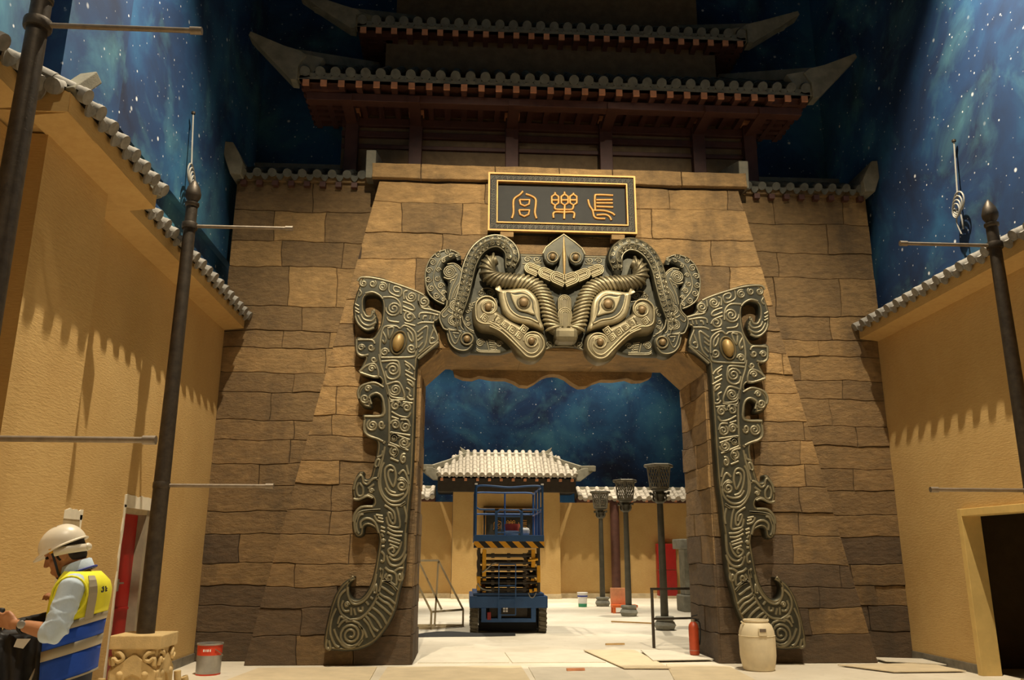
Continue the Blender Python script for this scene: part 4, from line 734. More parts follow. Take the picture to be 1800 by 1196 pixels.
# roofs over the two wing walls
for s, nm in ((-1, 'left'), (1, 'right')):
    t = thing('wing_roof', f'short dark tiled roof on the stone wall {nm} of the gate tower', 'roof', (0, 0, 0), 'wing wall roofs')
    a, b = sorted((s*3.32, s*5.52))
    tile_field(t, (a+.06, W_Y-.12, 7.92), (b-.1, W_Y-.12, 7.92), (0, .8, .42), 1.0, .245, .066, 'tile_dark')
    MB().box(a, b, W_Y-.06, W_Y+.1, 7.80, 7.90).build('eave_board', 'stone_mid', t)
    MB().add([(a, W_Y, 7.86), (b, W_Y, 7.86), (b, W_Y+.95, 8.36), (a, W_Y+.95, 8.36), (a, W_Y+.95, 7.86), (b, W_Y+.95, 7.86)], [(0, 1, 2, 3), (0, 3, 4), (1, 5, 2), (3, 2, 5, 4)]).build('roof_slab', 'tile_dark', t)
    MB().box(a, b, W_Y+.78, W_Y+.98, 8.3, 8.56).build('ridge_beam', 'ridge', t, None, .02)
    x = s*3.25
    MB().add(*(lambda q: (q, [(0, 1, 2, 3), (7, 6, 5, 4), (0, 4, 5, 1), (1, 5, 6, 2), (2, 6, 7, 3), (3, 7, 4, 0)]))([(x-.085, W_Y-.32, 7.78), (x+.085, W_Y-.32, 7.78), (x+.085, W_Y-.36, 8.28), (x-.085, W_Y-.36, 8.28), (x-.085, W_Y+.9, 7.9), (x+.085, W_Y+.9, 7.9), (x+.085, W_Y+.9, 8.66), (x-.085, W_Y+.9, 8.66)])).build('gable_post', 'ridge', t, None, .015)
    # flaring outer corner
    P = [(s*5.44, 7.80), (s*5.62, 7.80), (s*5.86, 8.42), (s*5.62, 8.40), (s*5.50, 8.20), (s*5.42, 8.02)]
    MB().prism(P, W_Y-.28, W_Y+.7).build('flared_corner', 'ridge', t, None, .015)
    for i in range(8):
        x = s*(3.55+i*.27)
        MB().box(x-.05, x+.05, W_Y-.1, W_Y+.1, 7.70, 7.79).build('rafter_end', 'redwood', t)

# ---------------------------------------------------------------- pagoda storeys on top of the gate
pg = thing('pagoda_hall', 'dark two-tiered timber pagoda roof with upturned corners above the gate tower', 'pagoda')
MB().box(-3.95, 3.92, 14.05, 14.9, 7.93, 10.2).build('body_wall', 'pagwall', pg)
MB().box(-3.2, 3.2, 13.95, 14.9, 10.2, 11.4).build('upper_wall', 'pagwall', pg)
for x in (-3.75, -2.57, -.78, .99, 2.76, 3.75):
    MB().box(x-.12, x+.12, 13.88, 14.1, 7.93, 9.95).build('column', 'redwood', pg, None, .01)
    MB().box(x-.14, x+.14, 13.80, 14.0, 9.50, 9.56).box(x-.14, x+.14, 13.80, 14.0, 9.63, 9.70).build('bracket_block', 'rafter', pg)
    MB().box(x-.10, x+.10, 13.05, 14.0, 9.28, 9.40).build('bracket_arm', 'redwood', pg)
for z0, z1, y in ((9.72, 9.92, 13.9), (9.30, 9.46, 13.96), (9.08, 9.2, 13.98), (8.86, 8.94, 14.0)):
    MB().box(-3.95, 3.92, y, 14.1, z0, z1).build('tie_beam', 'redwood', pg, None, .01)
MB().box(-4.45, 4.45, 13.1, 13.3, 9.30, 9.45).build('eave_beam', 'redwood', pg, None, .01)
def storey(yE, zE, hw, tipx, tipz, yB, slope, nraf, mat):
    for i in range(nraf):
        x = -hw+.12+(2*hw-.24)*i/(nraf-1)
        r = MB().box(x-.05, x+.05, yE+.02, yB, zE-.13, zE-.02).build('rafter', 'redwood', pg)
        MB().box(x-.055, x+.055, yE, yE+.03, zE-.135, zE-.02).build('rafter_face', 'rafter', r)
    MB().box(-hw, hw, yE+.03, yE+.1, zE-.02, zE+.07).build('eave_board', 'ridge', pg)
    MB().box(-hw, hw, yE+.03, yB, zE-.02, zE+.0).build('soffit', 'redwood', pg)
    run = yB-yE; up = Vector((0, run, run*slope)); ln = up.length
    MB().add([(-hw, yE+.05, zE+.05), (hw, yE+.05, zE+.05), (hw-.6, yB, zE+.05+run*slope), (-hw+.6, yB, zE+.05+run*slope)], [(0, 1, 2, 3)]).build('roof_slab', mat, pg)
    tile_field(pg, (-hw+.1, yE, zE+.13), (hw-.1, yE, zE+.13), up, ln, .262, .078, mat, lambda d: min(ln, .35+1.6*min(d, 2*hw-.2-d)))
    for s in (-1, 1):
        # side eave: rafters running out sideways, seen from below
        k = int(run/.2)
        for j in range(k):
            y = yE+.2+j*.2; MB().box(min(s*(hw-.75), s*(hw-.02)), max(s*(hw-.75), s*(hw-.02)), y-.05, y+.05, zE-.12, zE-.02).build('side_rafter', 'redwood', pg)
        # upturned hip ridge
        P = [(s*(hw+.03), zE-.06), (s*(hw+.14), zE-.05), (s*tipx, tipz-.04), (s*(tipx-.03), tipz+.04), (s*(hw+.30), tipz-.22), (s*(hw+.0), tipz-.31), (s*(hw-.1), tipz-.40), (s*(hw+.02), zE+.24)]
        MB().prism(P, yE-.02, yE+.26).build('hip_ridge', 'ridge', pg, None, .012)
        MB().bar((s*(hw+.12), yE+.1, tipz-.36), (s*(hw-1.15), yB-.05, zE+run*slope+.10), .2, .2).build('hip_bar', 'ridge', pg, None, .012)
        P = [(s*(hw-.2), zE+.05), (s*(hw+.05), zE-.0), (s*(tipx-.25), tipz-.26), (s*(hw+.1), tipz-.3), (s*(hw-.4), tipz-.42)]
        MB().prism(P, yE+.03, yE+.2).build('hip_board', 'ridge', pg)
storey(12.88, 9.58, 4.55, 5.48, 10.42, 14.4, .70, 30, 'tile_dark')
storey(13.6, 11.17, 3.72, 4.82, 11.82, 14.9, .70, 26, 'tile_dark')
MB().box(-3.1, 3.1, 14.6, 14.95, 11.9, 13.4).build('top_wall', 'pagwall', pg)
# ---------------------------------------------------------------- courtyard behind the gate
FY = 31.47
wf = struct('wall_far')
MB().box(-14, -2.0, FY, FY+.4, 0, 3.45).box(2.0, 14, FY, FY+.4, 0, 3.45).build('wall_panel', 'plaster', wf)
MB().box(-14, -2.02, FY-.10, FY, 0, .17).box(2.02, 14, FY-.10, FY, 0, .17).build('wall_foot', simple('pale_skirting', (206, 190, 156), .8), wf)
wc2 = MB().box(-14.3, -14, 14, 36, 0, 12).box(14, 14.3, 14, 36, 0, 12).build('wall_court_side', 'plaster'); tag(wc2, None, None, None, 'structure')
cc = MB().box(-14, 14, 15.4, 36, 12, 12.2).build('ceiling_court', 'black'); tag(cc, None, None, None, 'structure')
mf = struct('wall_mural_far'); MB().box(-14, 14, 34.6, 35, 0, 12).build('mural_panel', 'mural', mf)
for s, nm, a, b in ((-1, 'left', -7.5, -2.75), (1, 'right', 2.75, 9.0)):
    t = thing('courtyard_wall_roof', f'pale tiled coping on the yellow courtyard wall {nm} of the far gatehouse', 'roof', (0, 0, 0), 'courtyard wall copings')
    tile_field(t, (a, FY-.58, 3.60), (b, FY-.58, 3.60), (0, .72, .38), .85, .36, .085, 'tile_pale')
    MB().box(a-.1, b+.1, FY-.46, FY+.2, 3.45, 3.60).build('cornice', 'redwood', t)
    MB().box(a-.1, b+.1, FY+.15, FY+.42, 3.5, 4.06).build('ridge_beam', 'ridge', t, None, .02)
    for i in range(int((b-a)/.55)):
        x = a+.3+i*.55; MB().box(x-.045, x+.045, FY-.53, FY, 3.46, 3.55).build('rafter_end', 'rafter', t)
gh = thing('far_gatehouse', 'yellow gatehouse with pale hipped tile roof at the back of the courtyard', 'building')
GX = 1.98; GY = FY-.55
MB().box(-GX, GX, GY, FY+.1, 0, 4.3).build('front_wall', 'plaster', gh)
MB().box(-GX-.02, GX+.02, GY-.06, GY, 0, .17).build('wall_foot', simple('pale_skirting_b', (206, 190, 156), .8), gh)
EY, EZ, HW, RZ_, RX_ = GY-.55, 4.28, 2.62, 5.28, 1.72
run = FY+.3-EY; up = Vector((0, run, RZ_-EZ)); ln = up.length
def trim(d):
    x = abs(-HW+.1+d); return ln if x < RX_ else max(0, ln*(HW+.15-x)/(HW+.15-RX_))
tile_field(gh, (-HW+.1, EY, EZ+.1), (HW-.1, EY, EZ+.1), up, ln, .262, .085, 'tile_pale', trim)
MB().add([(-HW, EY+.05, EZ+.04), (HW, EY+.05, EZ+.04), (RX_, FY+.3, RZ_), (-RX_, FY+.3, RZ_), (-HW, FY+1.8, EZ+.04), (HW, FY+1.8, EZ+.04)], [(0, 1, 2, 3), (0, 3, 4), (1, 5, 2), (3, 2, 5, 4), (0, 4, 5, 1)]).build('roof_slab', 'tile_dark', gh)
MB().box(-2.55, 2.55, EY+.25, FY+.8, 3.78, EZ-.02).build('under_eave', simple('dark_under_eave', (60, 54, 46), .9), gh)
P = [(-1.78, 5.55), (-1.5, 5.38), (-1.1, 5.30), (1.1, 5.30), (1.5, 5.38), (1.78, 5.55), (1.62, 5.18), (1.55, 5.08), (-1.55, 5.08), (-1.62, 5.18)]
MB().prism(P, FY+.1, FY+.42).build('main_ridge', 'ridge', gh, None, .02)
for s in (-1, 1):
    h = MB(); pts = [(s*1.5, FY+.2, 5.26), (s*2.1, FY-.35, 4.92), (s*2.75, EY+.2, 4.64), (s*3.22, EY-.1, 4.62)]
    for i in range(3): h.bar(pts[i], pts[i+1], .18, .2)
    h.build('hip_ridge', 'ridge', gh, None, .02)
    P = [(s*2.55, 4.18), (s*2.72, 4.18), (s*3.22, 4.56), (s*3.2, 4.66), (s*2.75, 4.62), (s*2.5, 4.5)]
    MB().prism(P, EY-.05, EY+.25).build('flared_corner', 'ridge', gh, None, .015)
for i in range(12):
    x = -2.4+i*4.8/11
    MB().box(x-.05, x+.05, EY+.05, EY+.4, EZ-.12, EZ-.03).build('rafter_end', 'rafter', gh)
plaque('far_plaque', 'dark plaque with gold characters on the far gatehouse behind the lift', .12, 2.62, 2.0, 1.15, GY-.11, .72, True)
# ---- lantern posts
def lantern(x, y, label):
    t = thing('lantern_post', label, 'lamp', (x, y, 0), 'lantern posts in the courtyard')
    MB().lathe([(.19, 0), (.20, .03), (.235, .10), (.20, .17), (.17, .19), (.20, .21), (.21, .25), (.19, .28), (.1, .28)], (0, 0, 0), 24).build('base_drum', MT['stone_g'], t, 45)
    MB().lathe([(.085, .27), (.078, 1.5), (.068, 2.72), (.07, 2.72)], (0, 0, 0), 16).build('pole', 'lamp_pole', t, 45)
    MB().lathe([(.07, 2.66), (.11, 2.70), (.10, 2.78), (.13, 2.86), (.10, 2.92), (.19, 2.96), (.19, 2.99)], (0, 0, 0), 16).build('capital', 'lamp_pole', t, 45)
    for i in range(4):
        a = PI/4+i*PI/2; c, s = math.cos(a), math.sin(a)
        MB().tube([(c*q, s*q, z) for q, z in ((.08, 2.74), (.14, 2.72), (.17, 2.78), (.15, 2.84), (.20, 2.88), (.23, 2.86), (.24, 2.92))], .026, 6).build('bracket_scroll', 'lamp_pole', t, 60)
    n = 6; rb, rt, z0, z1 = .225, .285, 2.99, 3.46
    cn = lambda r, z, k: Vector((r*math.cos(k*PI/3+.3), r*math.sin(k*PI/3+.3), z))
    fr = MB()
    for k in range(n):
        fr.bar(cn(rb, z0, k), cn(rt, z1, k), .03); fr.bar(cn(rb, z0+.01, k), cn(rb, z0+.01, k+1), .035); fr.bar(cn(rt, z1-.01, k), cn(rt, z1-.01, k+1), .03)
    fr.build('lantern_frame', 'lantern', t)
    for k in range(n):
        g = MB(); a0, a1, b0, b1 = cn(rb, z0, k), cn(rb, z0, k+1), cn(rt, z1, k), cn(rt, z1, k+1)
        pt = lambda u, v: (a0.lerp(a1, u)).lerp(b0.lerp(b1, u), v)
        for i in range(-3, 5):
            for d in (1, -1):
                u0 = i/4; P = []
                for v in (0, .25, .5, .75, 1):
                    u = u0+(v if d > 0 else -v)*.75+(0 if d > 0 else .5)
                    if 0 <= u <= 1: P.append(pt(u, v))
                if len(P) > 1: g.tube(P, .011, 4)
        g.build('lattice_panel', 'lantern', t)
    MB().lathe([(.30, 3.45), (.335, 3.47), (.335, 3.51), (.31, 3.53), (.05, 3.53)], (0, 0, 0), 6).build('lantern_cap', 'lantern', t)
lantern(2.79, 26.6, 'lattice lantern post farthest from the gate, smallest of the row of three')
lantern(2.79, 22.4, 'lattice lantern post in the middle of the row, beside the dark red column')
lantern(2.79, 18.4, 'lattice lantern post nearest the gate, tallest of the row of three')
# dark red column, red cabinet, stele
cl = thing('timber_column', 'dark red round column behind the middle lantern post', 'column', (4.05, FY-.35, 0))
MB().lathe([(.17, .12), (.17, 3.45)], (0, 0, 0), 18).build('shaft', 'redwood', cl, 45); MB().lathe([(.25, 0), (.26, .06), (.2, .13)], (0, 0, 0), 18).build('foot_stone', 'stone_g', cl, 45)
rc = thing('red_cabinet', 'red two-part cabinet door standing against the far courtyard wall', 'cabinet', (5.94, FY-.42, 0))
MB().box(-.35, .35, 0, .28, .10, 1.0).build('lower_panel', 'red', rc, None, .01); MB().box(-.35, .35, 0, .28, 1.02, 1.95).build('upper_panel', 'red', rc, None, .01)
MB().box(-.37, .37, .02, .3, 0, .1).build('plinth', 'white', rc)
st = thing('stone_stele', 'grey carved stone pier half hidden by the right jamb of the doorway', 'pillar', (5.02, 24.2, 0))
MB().box(-.38, .5, -.3, .5, 0, .45).build('base', 'stone_g', st, None, .03); MB().box(-.28, .4, -.2, .4, .45, 1.72).build('shaft', 'stone_g', st, None, .02); MB().box(-.42, .55, -.34, .55, 1.72, 2.0).build('cap', 'stone_g', st, None, .03)
# paint bucket by the first lantern
pb = thing('paint_bucket', 'white paint bucket with blue and green print beside the farthest lantern post', 'bucket', (2.12, 26.3, 0))
MB().lathe([(.13, .10), (.155, .40), (.165, .40), (.165, .43), (.02, .43)], (0, 0, 0), 20).build('body', 'paper_w', pb, 40); MB().lathe([(.128, 0), (.136, .10)], (0, 0, 0), 20).build('green_band', 'paint_g', pb, 40); MB().lathe([(.158, .30), (.16, .34)], (0, 0, 0), 20).build('blue_band', 'paint_b', pb, 40)
# orange chair-like trolley behind the middle lantern
tr = thing('orange_trolley', 'orange plastic hand trolley behind the middle lantern post', 'trolley', (2.75, 23.6, 0))
MB().box(-.20, .22, .15, .2, .22, .66).build('backboard', simple('peach_plastic', (228, 160, 116), .6), tr, None, .01); MB().box(-.20, .5, -.15, .2, .15, .22).build('deck', 'orange', tr, None, .01)
for x, y in ((-.15, -.1), (.42, -.1), (-.15, .15), (.42, .15)): MB().box(x-.04, x+.04, y-.03, y+.03, 0, .16).build('leg', 'orange', tr)
# steel handrail in the doorway
hr = thing('steel_handrail', 'low steel handrail frame standing by the right jamb of the doorway', 'railing', (1.76, 14.92, 0))
MB().bar((0, 0, 0), (0, 0, .98), .045).build('post', 'iron', hr); MB().bar((1.0, .25, 0), (1.0, .25, .98), .045).build('post', 'iron', hr)
MB().bar((-.02, 0, .98), (1.02, .25, .98), .04).build('top_rail', 'iron', hr); MB().bar((0, 0, .48), (1.0, .25, .48), .035).build('mid_rail', 'iron', hr)
# welded stair frame left of the lift
sf = thing('stair_frame', 'bare welded steel stair handrail frame left of the blue lift', 'railing', (-2.5, 18.6, 0))
def rod(nm, a, b, w=.042): MB().bar(a, b, w).build(nm, 'rail_steel', sf)
for dx, dy in ((0, 0), (.68, .75)):
    o = Vector((dx, dy, 0))
    rod('post', o+Vector((-.35, 0, 0)), o+Vector((-.3, 0, 1.42)) if dx == 0 else o+Vector((-.3, 0, 1.42))); rod('post', o+Vector((.28, 0, 0)), o+Vector((.28, 0, .36)))
    rod('top_rail', o+Vector((-.75, 0, 1.42)), o+Vector((-.3, 0, 1.42))); rod('sloping_rail', o+Vector((-.3, 0, 1.42)), o+Vector((.28, 0, .36))); rod('floor_rail', o+Vector((-.9, 0, .03)), o+Vector((.28, 0, .03)))
    rod('brace', o+Vector((-.75, 0, 1.42)), o+Vector((-.2, 0, .36)))
for p in ((.28, 0, .36), (.28, 0, .03), (-.3, 0, 1.42), (-.35, 0, .03)):
    rod('cross_rail', p, (p[0]+.68, p[1]+.75, p[2]))

# ---------------------------------------------------------------- scissor lift
LX, LY = -.612, 17.6
lf = thing('scissor_lift', 'blue scissor lift parked in the doorway with striped platform edge', 'lift', (LX, LY, 0))
D = 2.3
def lb(nm, mat, *b, bev=.008, parent=None):
    m = MB()
    for q in b: m.box(*q)
    return m.build(nm, mat, parent or lf, None, bev)
for sx in (-1, 1):
    for y in (.3, D-.3):
        w = MB().lathe([(.12, -.075), (.30, -.075), (.325, -.05), (.325, .05), (.30, .075), (.12, .075)], (sx*.70, y, .325), 28, 'x'); wo = w.build('wheel', 'rubber', lf, 40)
        for j in range(22):
            a = 2*PI*j/22; c = Vector((sx*.70, y+.325*math.cos(a), .325+.325*math.sin(a)))
            tn = Vector((0, -math.sin(a), math.cos(a)))
            MB().bar(c+Vector((-.08, 0, 0)), c+Vector((.08, 0, 0))+tn*.03, .035, .03, (0, math.cos(a), math.sin(a))).build('tread_lug', 'rubber', wo)
lb('chassis', 'blue', (-.80, .80, 0, D, .50, .73)); lb('chassis_step', 'blue', (-.73, .73, .05, D-.05, .73, .79))
lb('axle_frame', 'steel_d', (-.60, .60, .35, D-.3, .12, .50)); lb('axle_post', 'blue', (-.56, -.46, .02, .1, .26, .5)); lb('axle_post', 'blue', (.46, .56, .02, .1, .26, .5)); lb('axle_post', 'blue', (-.22, -.15, .02, .1, .26, .5))
lb('front_bar', 'blue', (-.56, .56, .03, .12, .22, .30)); lb('underbody_guard', 'rubber_k', (-.6, .6, .25, .3, .04, .25))
lb('battery_box', 'steel_d', (-.4, .4, .16, .3, .3, .5)); lb('lock_handle', 'red', (-.44, -.36, .0, .04, .27, .42))
for i in range(2):
    for j in range(2): lb('reflector', 'paper_w', (-.115+i*.055, -.075+i*.055, -.004, .03, .42+j*.05, .455+j*.05), bev=0)
# scissor arms: folded pairs seen from the end
for k in range(6):
    z = .86+k*.135
    for sx in (-1, 1):
        for q, xo in ((0, .60), (1, .50)):
            a, b = (.1, D-.1) if (k+q) % 2 else (D-.1, .1)
            mat = 'yellow' if (k in (0, 1, 3) and q == 1) or (k == 1 and q == 0) else 'steel_d'
            MB().bar((sx*xo, a, z-.05), (sx*xo, b, z+.07), .07, .10).build('scissor_arm', mat, lf)
    MB().tube([(-.62, .10, z), (.62, .10, z)], .035, 10).build('cross_tube', 'steel_d', lf, 40)
    MB().tube([(-.62, D-.1, z), (.62, D-.1, z)], .035, 10).build('cross_tube', 'steel_d', lf, 40)
    for sx in (-.33, 0, .33):
        lb('pin_clamp', 'steel_d', (sx-.035, sx+.035, .07, .15, z-.05, z+.05), bev=.005)
for sx in (-1, 1):
    lb('end_bar', 'yellow', (sx*.51-.04, sx*.51+.04, .02, .07, 1.12 if sx < 0 else 1.3, 1.66 if sx < 0 else 1.66), bev=.004)
    lb('end_bar', 'yellow', (sx*.62-.035, sx*.62+.035, .02, .07, .84 if sx < 0 else 1.0, 1.12 if sx < 0 else 1.34), bev=.004)
    lb('side_plate', 'steel_d', (sx*.62-.03, sx*.62+.03, .03, .2, .80, 1.70), bev=.004)
MB().tube([(.40, .0, 1.44), (.50, -.02, 1.45), (.60, -.02, 1.47)], .028, 8).build('yellow_hose', 'yellow', lf, 60)
MB().tube(catmull([(-.55, -.01, 1.20), (-.44, -.02, 1.28), (-.34, -.02, 1.37), (-.26, -.02, 1.39)], 4, False), .016, 6).build('cable', 'wire', lf, 60)
MB().tube(catmull([(-.64, -.01, .98), (-.58, -.02, .90), (-.48, -.02, .86), (-.36, -.02, .85)], 4, False), .016, 6).build('cable', 'wire', lf, 60)
MB().tube(catmull([(.40, -.01, .80), (.44, -.02, .72), (.50, -.02, .71), (.56, -.02, .8)], 4, False), .012, 6).build('cable', 'wire', lf, 60)
lb('clamp', 'yellow', (.42, .48, -.02, .03, .80, .87)); lb('clamp', 'yellow', (.52, .58, -.02, .03, .82, .89))
# platform
PZ = 1.84
lb('platform_edge', 'blue', (-.73, .73, -.06, D+.06, PZ-.02, PZ+.11)); lb('stripe_band', 'stripes', (-.73, .73, -.06, -.04, PZ-.15, PZ-.02), (-.71, .71, -.04, D, PZ-.14, PZ-.02), bev=0)
def rail(nm, P, r=.02): MB().tube(P, r, 8).build(nm, 'blue', lf, 50)
ZT = 2.98
for sx in (-1, 1):
    for y in (-.03, .75, 1.5, D+.03): rail('rail_post', [(sx*.70, y, PZ+.1), (sx*.70, y, ZT)], .024)
    rail('side_rail', [(sx*.70, -.03, ZT-.03), (sx*.70, D+.03, ZT-.03)]); rail('side_rail', [(sx*.70, -.03, 2.45), (sx*.70, D+.03, 2.45)])
    for j in range(9):
        y = .12+j*.25; MB().bar((sx*.70, y, PZ+.1), (sx*.70, y, 2.45), .015).build('baluster', 'blue', lf)
    lb('post_cap', 'paper_w', (sx*.70-.03, sx*.70+.03, -.06, 0, ZT, ZT+.03))
rail('top_rail', catmull([(-.70, -.03, ZT-.08), (-.64, -.03, ZT-.02), (-.4, -.03, ZT-.02), (0, -.03, ZT-.05), (.4, -.03, ZT-.02), (.64, -.03, ZT-.02), (.70, -.03, ZT-.08)], 4, False))
rail('mid_rail', [(-.70, -.03, 2.52), (-.62, -.03, 2.47), (-.30, -.03, 2.47)]); rail('mid_rail', [(.70, -.03, 2.52), (.62, -.03, 2.47), (.28, -.03, 2.47)])
rail('far_rail', catmull([(-.70, D+.03, ZT-.1), (-.64, D+.03, ZT), (0, D+.03, ZT), (.64, D+.03, ZT), (.70, D+.03, ZT-.1)], 4, False)); rail('far_rail', [(-.70, D+.03, 2.48), (.70, D+.03, 2.48)]); rail('far_post', [(.02, D+.03, PZ+.1), (.02, D+.03, ZT)])
g = thing
for x in (-.27, .26): lb('gate_post', 'blue', (x-.028, x+.028, -.06, -.01, PZ+.1, 2.44))
rail('gate_rail', [(-.24, -.04, 2.42), (-.2, -.04, 2.46), (.2, -.04, 2.46), (.24, -.04, 2.42)]); rail('gate_rail', [(-.24, -.04, PZ+.16), (.24, -.04, PZ+.16)], .016); rail('gate_rail', [(-.24, -.04, 2.33), (.24, -.04, 2.33)], .016); rail('gate_bar', [(-.15, -.04, PZ+.16), (-.15, -.04, 2.33)], .014)
# ladder
for x in (-.21, .135): MB().bar((x, -.09, .37), (x, -.09, 1.36), .022).build('ladder_rail', 'blue', lf)
for z in (.37, .66, .94, 1.36): MB().bar((-.21, -.09, z), (.135, -.09, z), .022).build('ladder_rung', 'blue', lf)
bk2 = thing('paint_tub', 'red and white paint tub standing on the lift platform', 'bucket', (LX+.09, LY+.45, PZ+.11))
MB().lathe([(.13, 0), (.145, .1)], (0, 0, 0), 18).build('white_body', 'paper_w', bk2, 40); MB().lathe([(.145, .1), (.16, .22), (.17, .24), (.14, .24)], (0, 0, 0), 18).build('red_rim', 'tinred', bk2, 40)
wsk = thing('white_sack', 'folded white sack lying on the right of the lift platform', 'sack', (LX+.36, LY+.4, PZ+.11))
b = MB(); b.box(-.10, .10, -.1, .1, 0, .16); b.build('sack_body', 'paper_w', wsk, None, .05)
# thin raised black strip on the floor in front of the lift
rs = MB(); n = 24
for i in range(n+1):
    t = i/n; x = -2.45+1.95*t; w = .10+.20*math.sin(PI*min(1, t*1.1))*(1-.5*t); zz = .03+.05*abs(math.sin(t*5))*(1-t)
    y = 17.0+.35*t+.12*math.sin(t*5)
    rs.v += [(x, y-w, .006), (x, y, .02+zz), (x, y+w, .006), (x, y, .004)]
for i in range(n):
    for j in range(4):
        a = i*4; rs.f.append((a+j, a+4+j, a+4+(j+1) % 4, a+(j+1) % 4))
o = rs.build('black_strip', 'rubber_k', None, 50); tag(o, 'crumpled black strip on the floor in front of the lift', 'sheet')
# ---------------------------------------------------------------- doors and trims of the hall
d1 = struct('door_1')                      # red door in the left wall
MB().box(-5.70, -5.66, 10.20, 10.86, 0, 2.03).build('door_leaf', 'red', d1, None, .004)
MB().box(-5.66, -5.635, 10.24, 10.82, .90, .93).build('push_bar', 'red', d1); MB().box(-5.66, -5.60, 10.30, 10.36, 1.13, 1.27).build('lock_box', 'tin', d1, None, .006); MB().bar((-5.61, 10.33, 1.22), (-5.60, 10.47, 1.22), .02).build('handle', 'tin', d1)
MB().box(-5.72, -5.555, 10.86, 10.95, 0, 2.09).build('jamb', simple('grey_jamb', (150, 138, 116), .8), d1); MB().box(-5.72, -5.555, 10.14, 10.86, 2.03, 2.09).build('lintel', 'grey', d1)
# rough white filler round the red door
def ragged(name, y0, y1, z0, z1, parent, mat='white', edge='top', x=-5.55, th=.012):
    b = MB(); n = 14; rr = random.Random(int((y0+z1)*100)); P = []
    if z1-z0 > y1-y0:
        P = [(y0+rr.uniform(-.015, .02), z0+(z1-z0)*i/n) for i in range(n+1)]+[(y1+rr.uniform(-.012, .012), z1-(z1-z0)*i/n) for i in range(n+1)]
    else:
        P = [(y0+(y1-y0)*i/n, z1+rr.uniform(-.014, .012)+.008*math.sin(i*.9)) for i in range(n+1)]+[(y1-(y1-y0)*i/n, z0) for i in range(n+1)]
    m_ = len(P); b.add([(x, a, z) for a, z in P]+[(x+th, a, z) for a, z in P], [tuple(range(m_)), tuple(reversed(range(m_, 2*m_)))]+[(i, i+m_, (i+1) % m_+m_, (i+1) % m_) for i in range(m_)])
    return b.build(name, mat, parent)
ragged('filler_strip', 10.09, 10.14, 0, 2.12, d1); ragged('filler_strip', 10.09, 10.97, 2.09, 2.24, d1)
d2 = struct('door_2')                      # plastered-over opening behind the man
MB().box(-5.56, -5.542, 8.30, 9.0, 0, 1.92).build('grey_patch', 'grey', d2); ragged('filler_strip', 8.36, 9.04, 1.90, 2.0, d2); ragged('filler_strip', 8.98, 9.03, 0.0, 1.95, d2)
d3 = struct('door_3')                      # ochre frame of the right doorway
MB().box(5.42, 5.70, DY1-.10, DY1-.001, 0, DZ-.001).build('frame_post', 'frame_y', d3, None, .006); MB().box(5.42, 5.70, DY0+.001, DY0+.10, 0, DZ-.001).build('frame_post', 'frame_y', d3, None, .006); MB().box(5.421, 5.699, DY0+.101, DY1-.101, DZ-.10, DZ-.001).build('frame_head', 'frame_y', d3, None, .006)
b1 = MB().box(-5.55, -5.525, 11.0, 13.3, 0, .12).box(-5.55, -5.525, 9.05, 10.08, 0, .12).build('baseboard_left', 'base'); tag(b1, None, None, None, 'structure')
b2 = MB().box(5.475, 5.5, DY1+.02, 13.3, 0, .12).box(5.475, 5.5, 0, DY0-.02, 0, .12).build('baseboard_right', 'base'); tag(b2, None, None, None, 'structure')

# ---------------------------------------------------------------- banner poles
def banner_pole(x, y, z0, ztop, arms, ln, s, label, rb=.095):
    t = thing('banner_pole', label, 'pole', (x, y, 0), 'banner poles along the hall')
    MB().lathe([(rb, z0), (rb*.95, 2), (rb*.72, ztop-.35), (rb*.72, ztop-.35)], (0, 0, 0), 18).build('shaft', 'iron', t, 45)
    z = ztop-.36
    MB().lathe([(.07, z), (.085, z+.02), (.085, z+.05), (.06, z+.06), (.06, z+.075), (.09, z+.13), (.095, z+.18), (.075, z+.26), (.035, z+.33), (.008, z+.37)], (0, 0, 0), 18).build('finial', 'iron', t, 60)
    for za in arms:
        a = MB().tube([(s*.05, 0, za), (s*(ln-.07), 0, za)], .022, 10).build('arm', 'iron_lt', t, 50)
        MB().tube([(s*(ln-.09), 0, za), (s*ln, 0, za)], .032, 10).build('arm_cap', 'iron_lt', a, 40)
        MB().lathe([(rb*.95, za-.04), (rb*1.0, za-.02), (rb*1.0, za+.02), (rb*.95, za+.04)], (0, 0, 0), 18).build('collar', 'iron', t, 45)
    return t
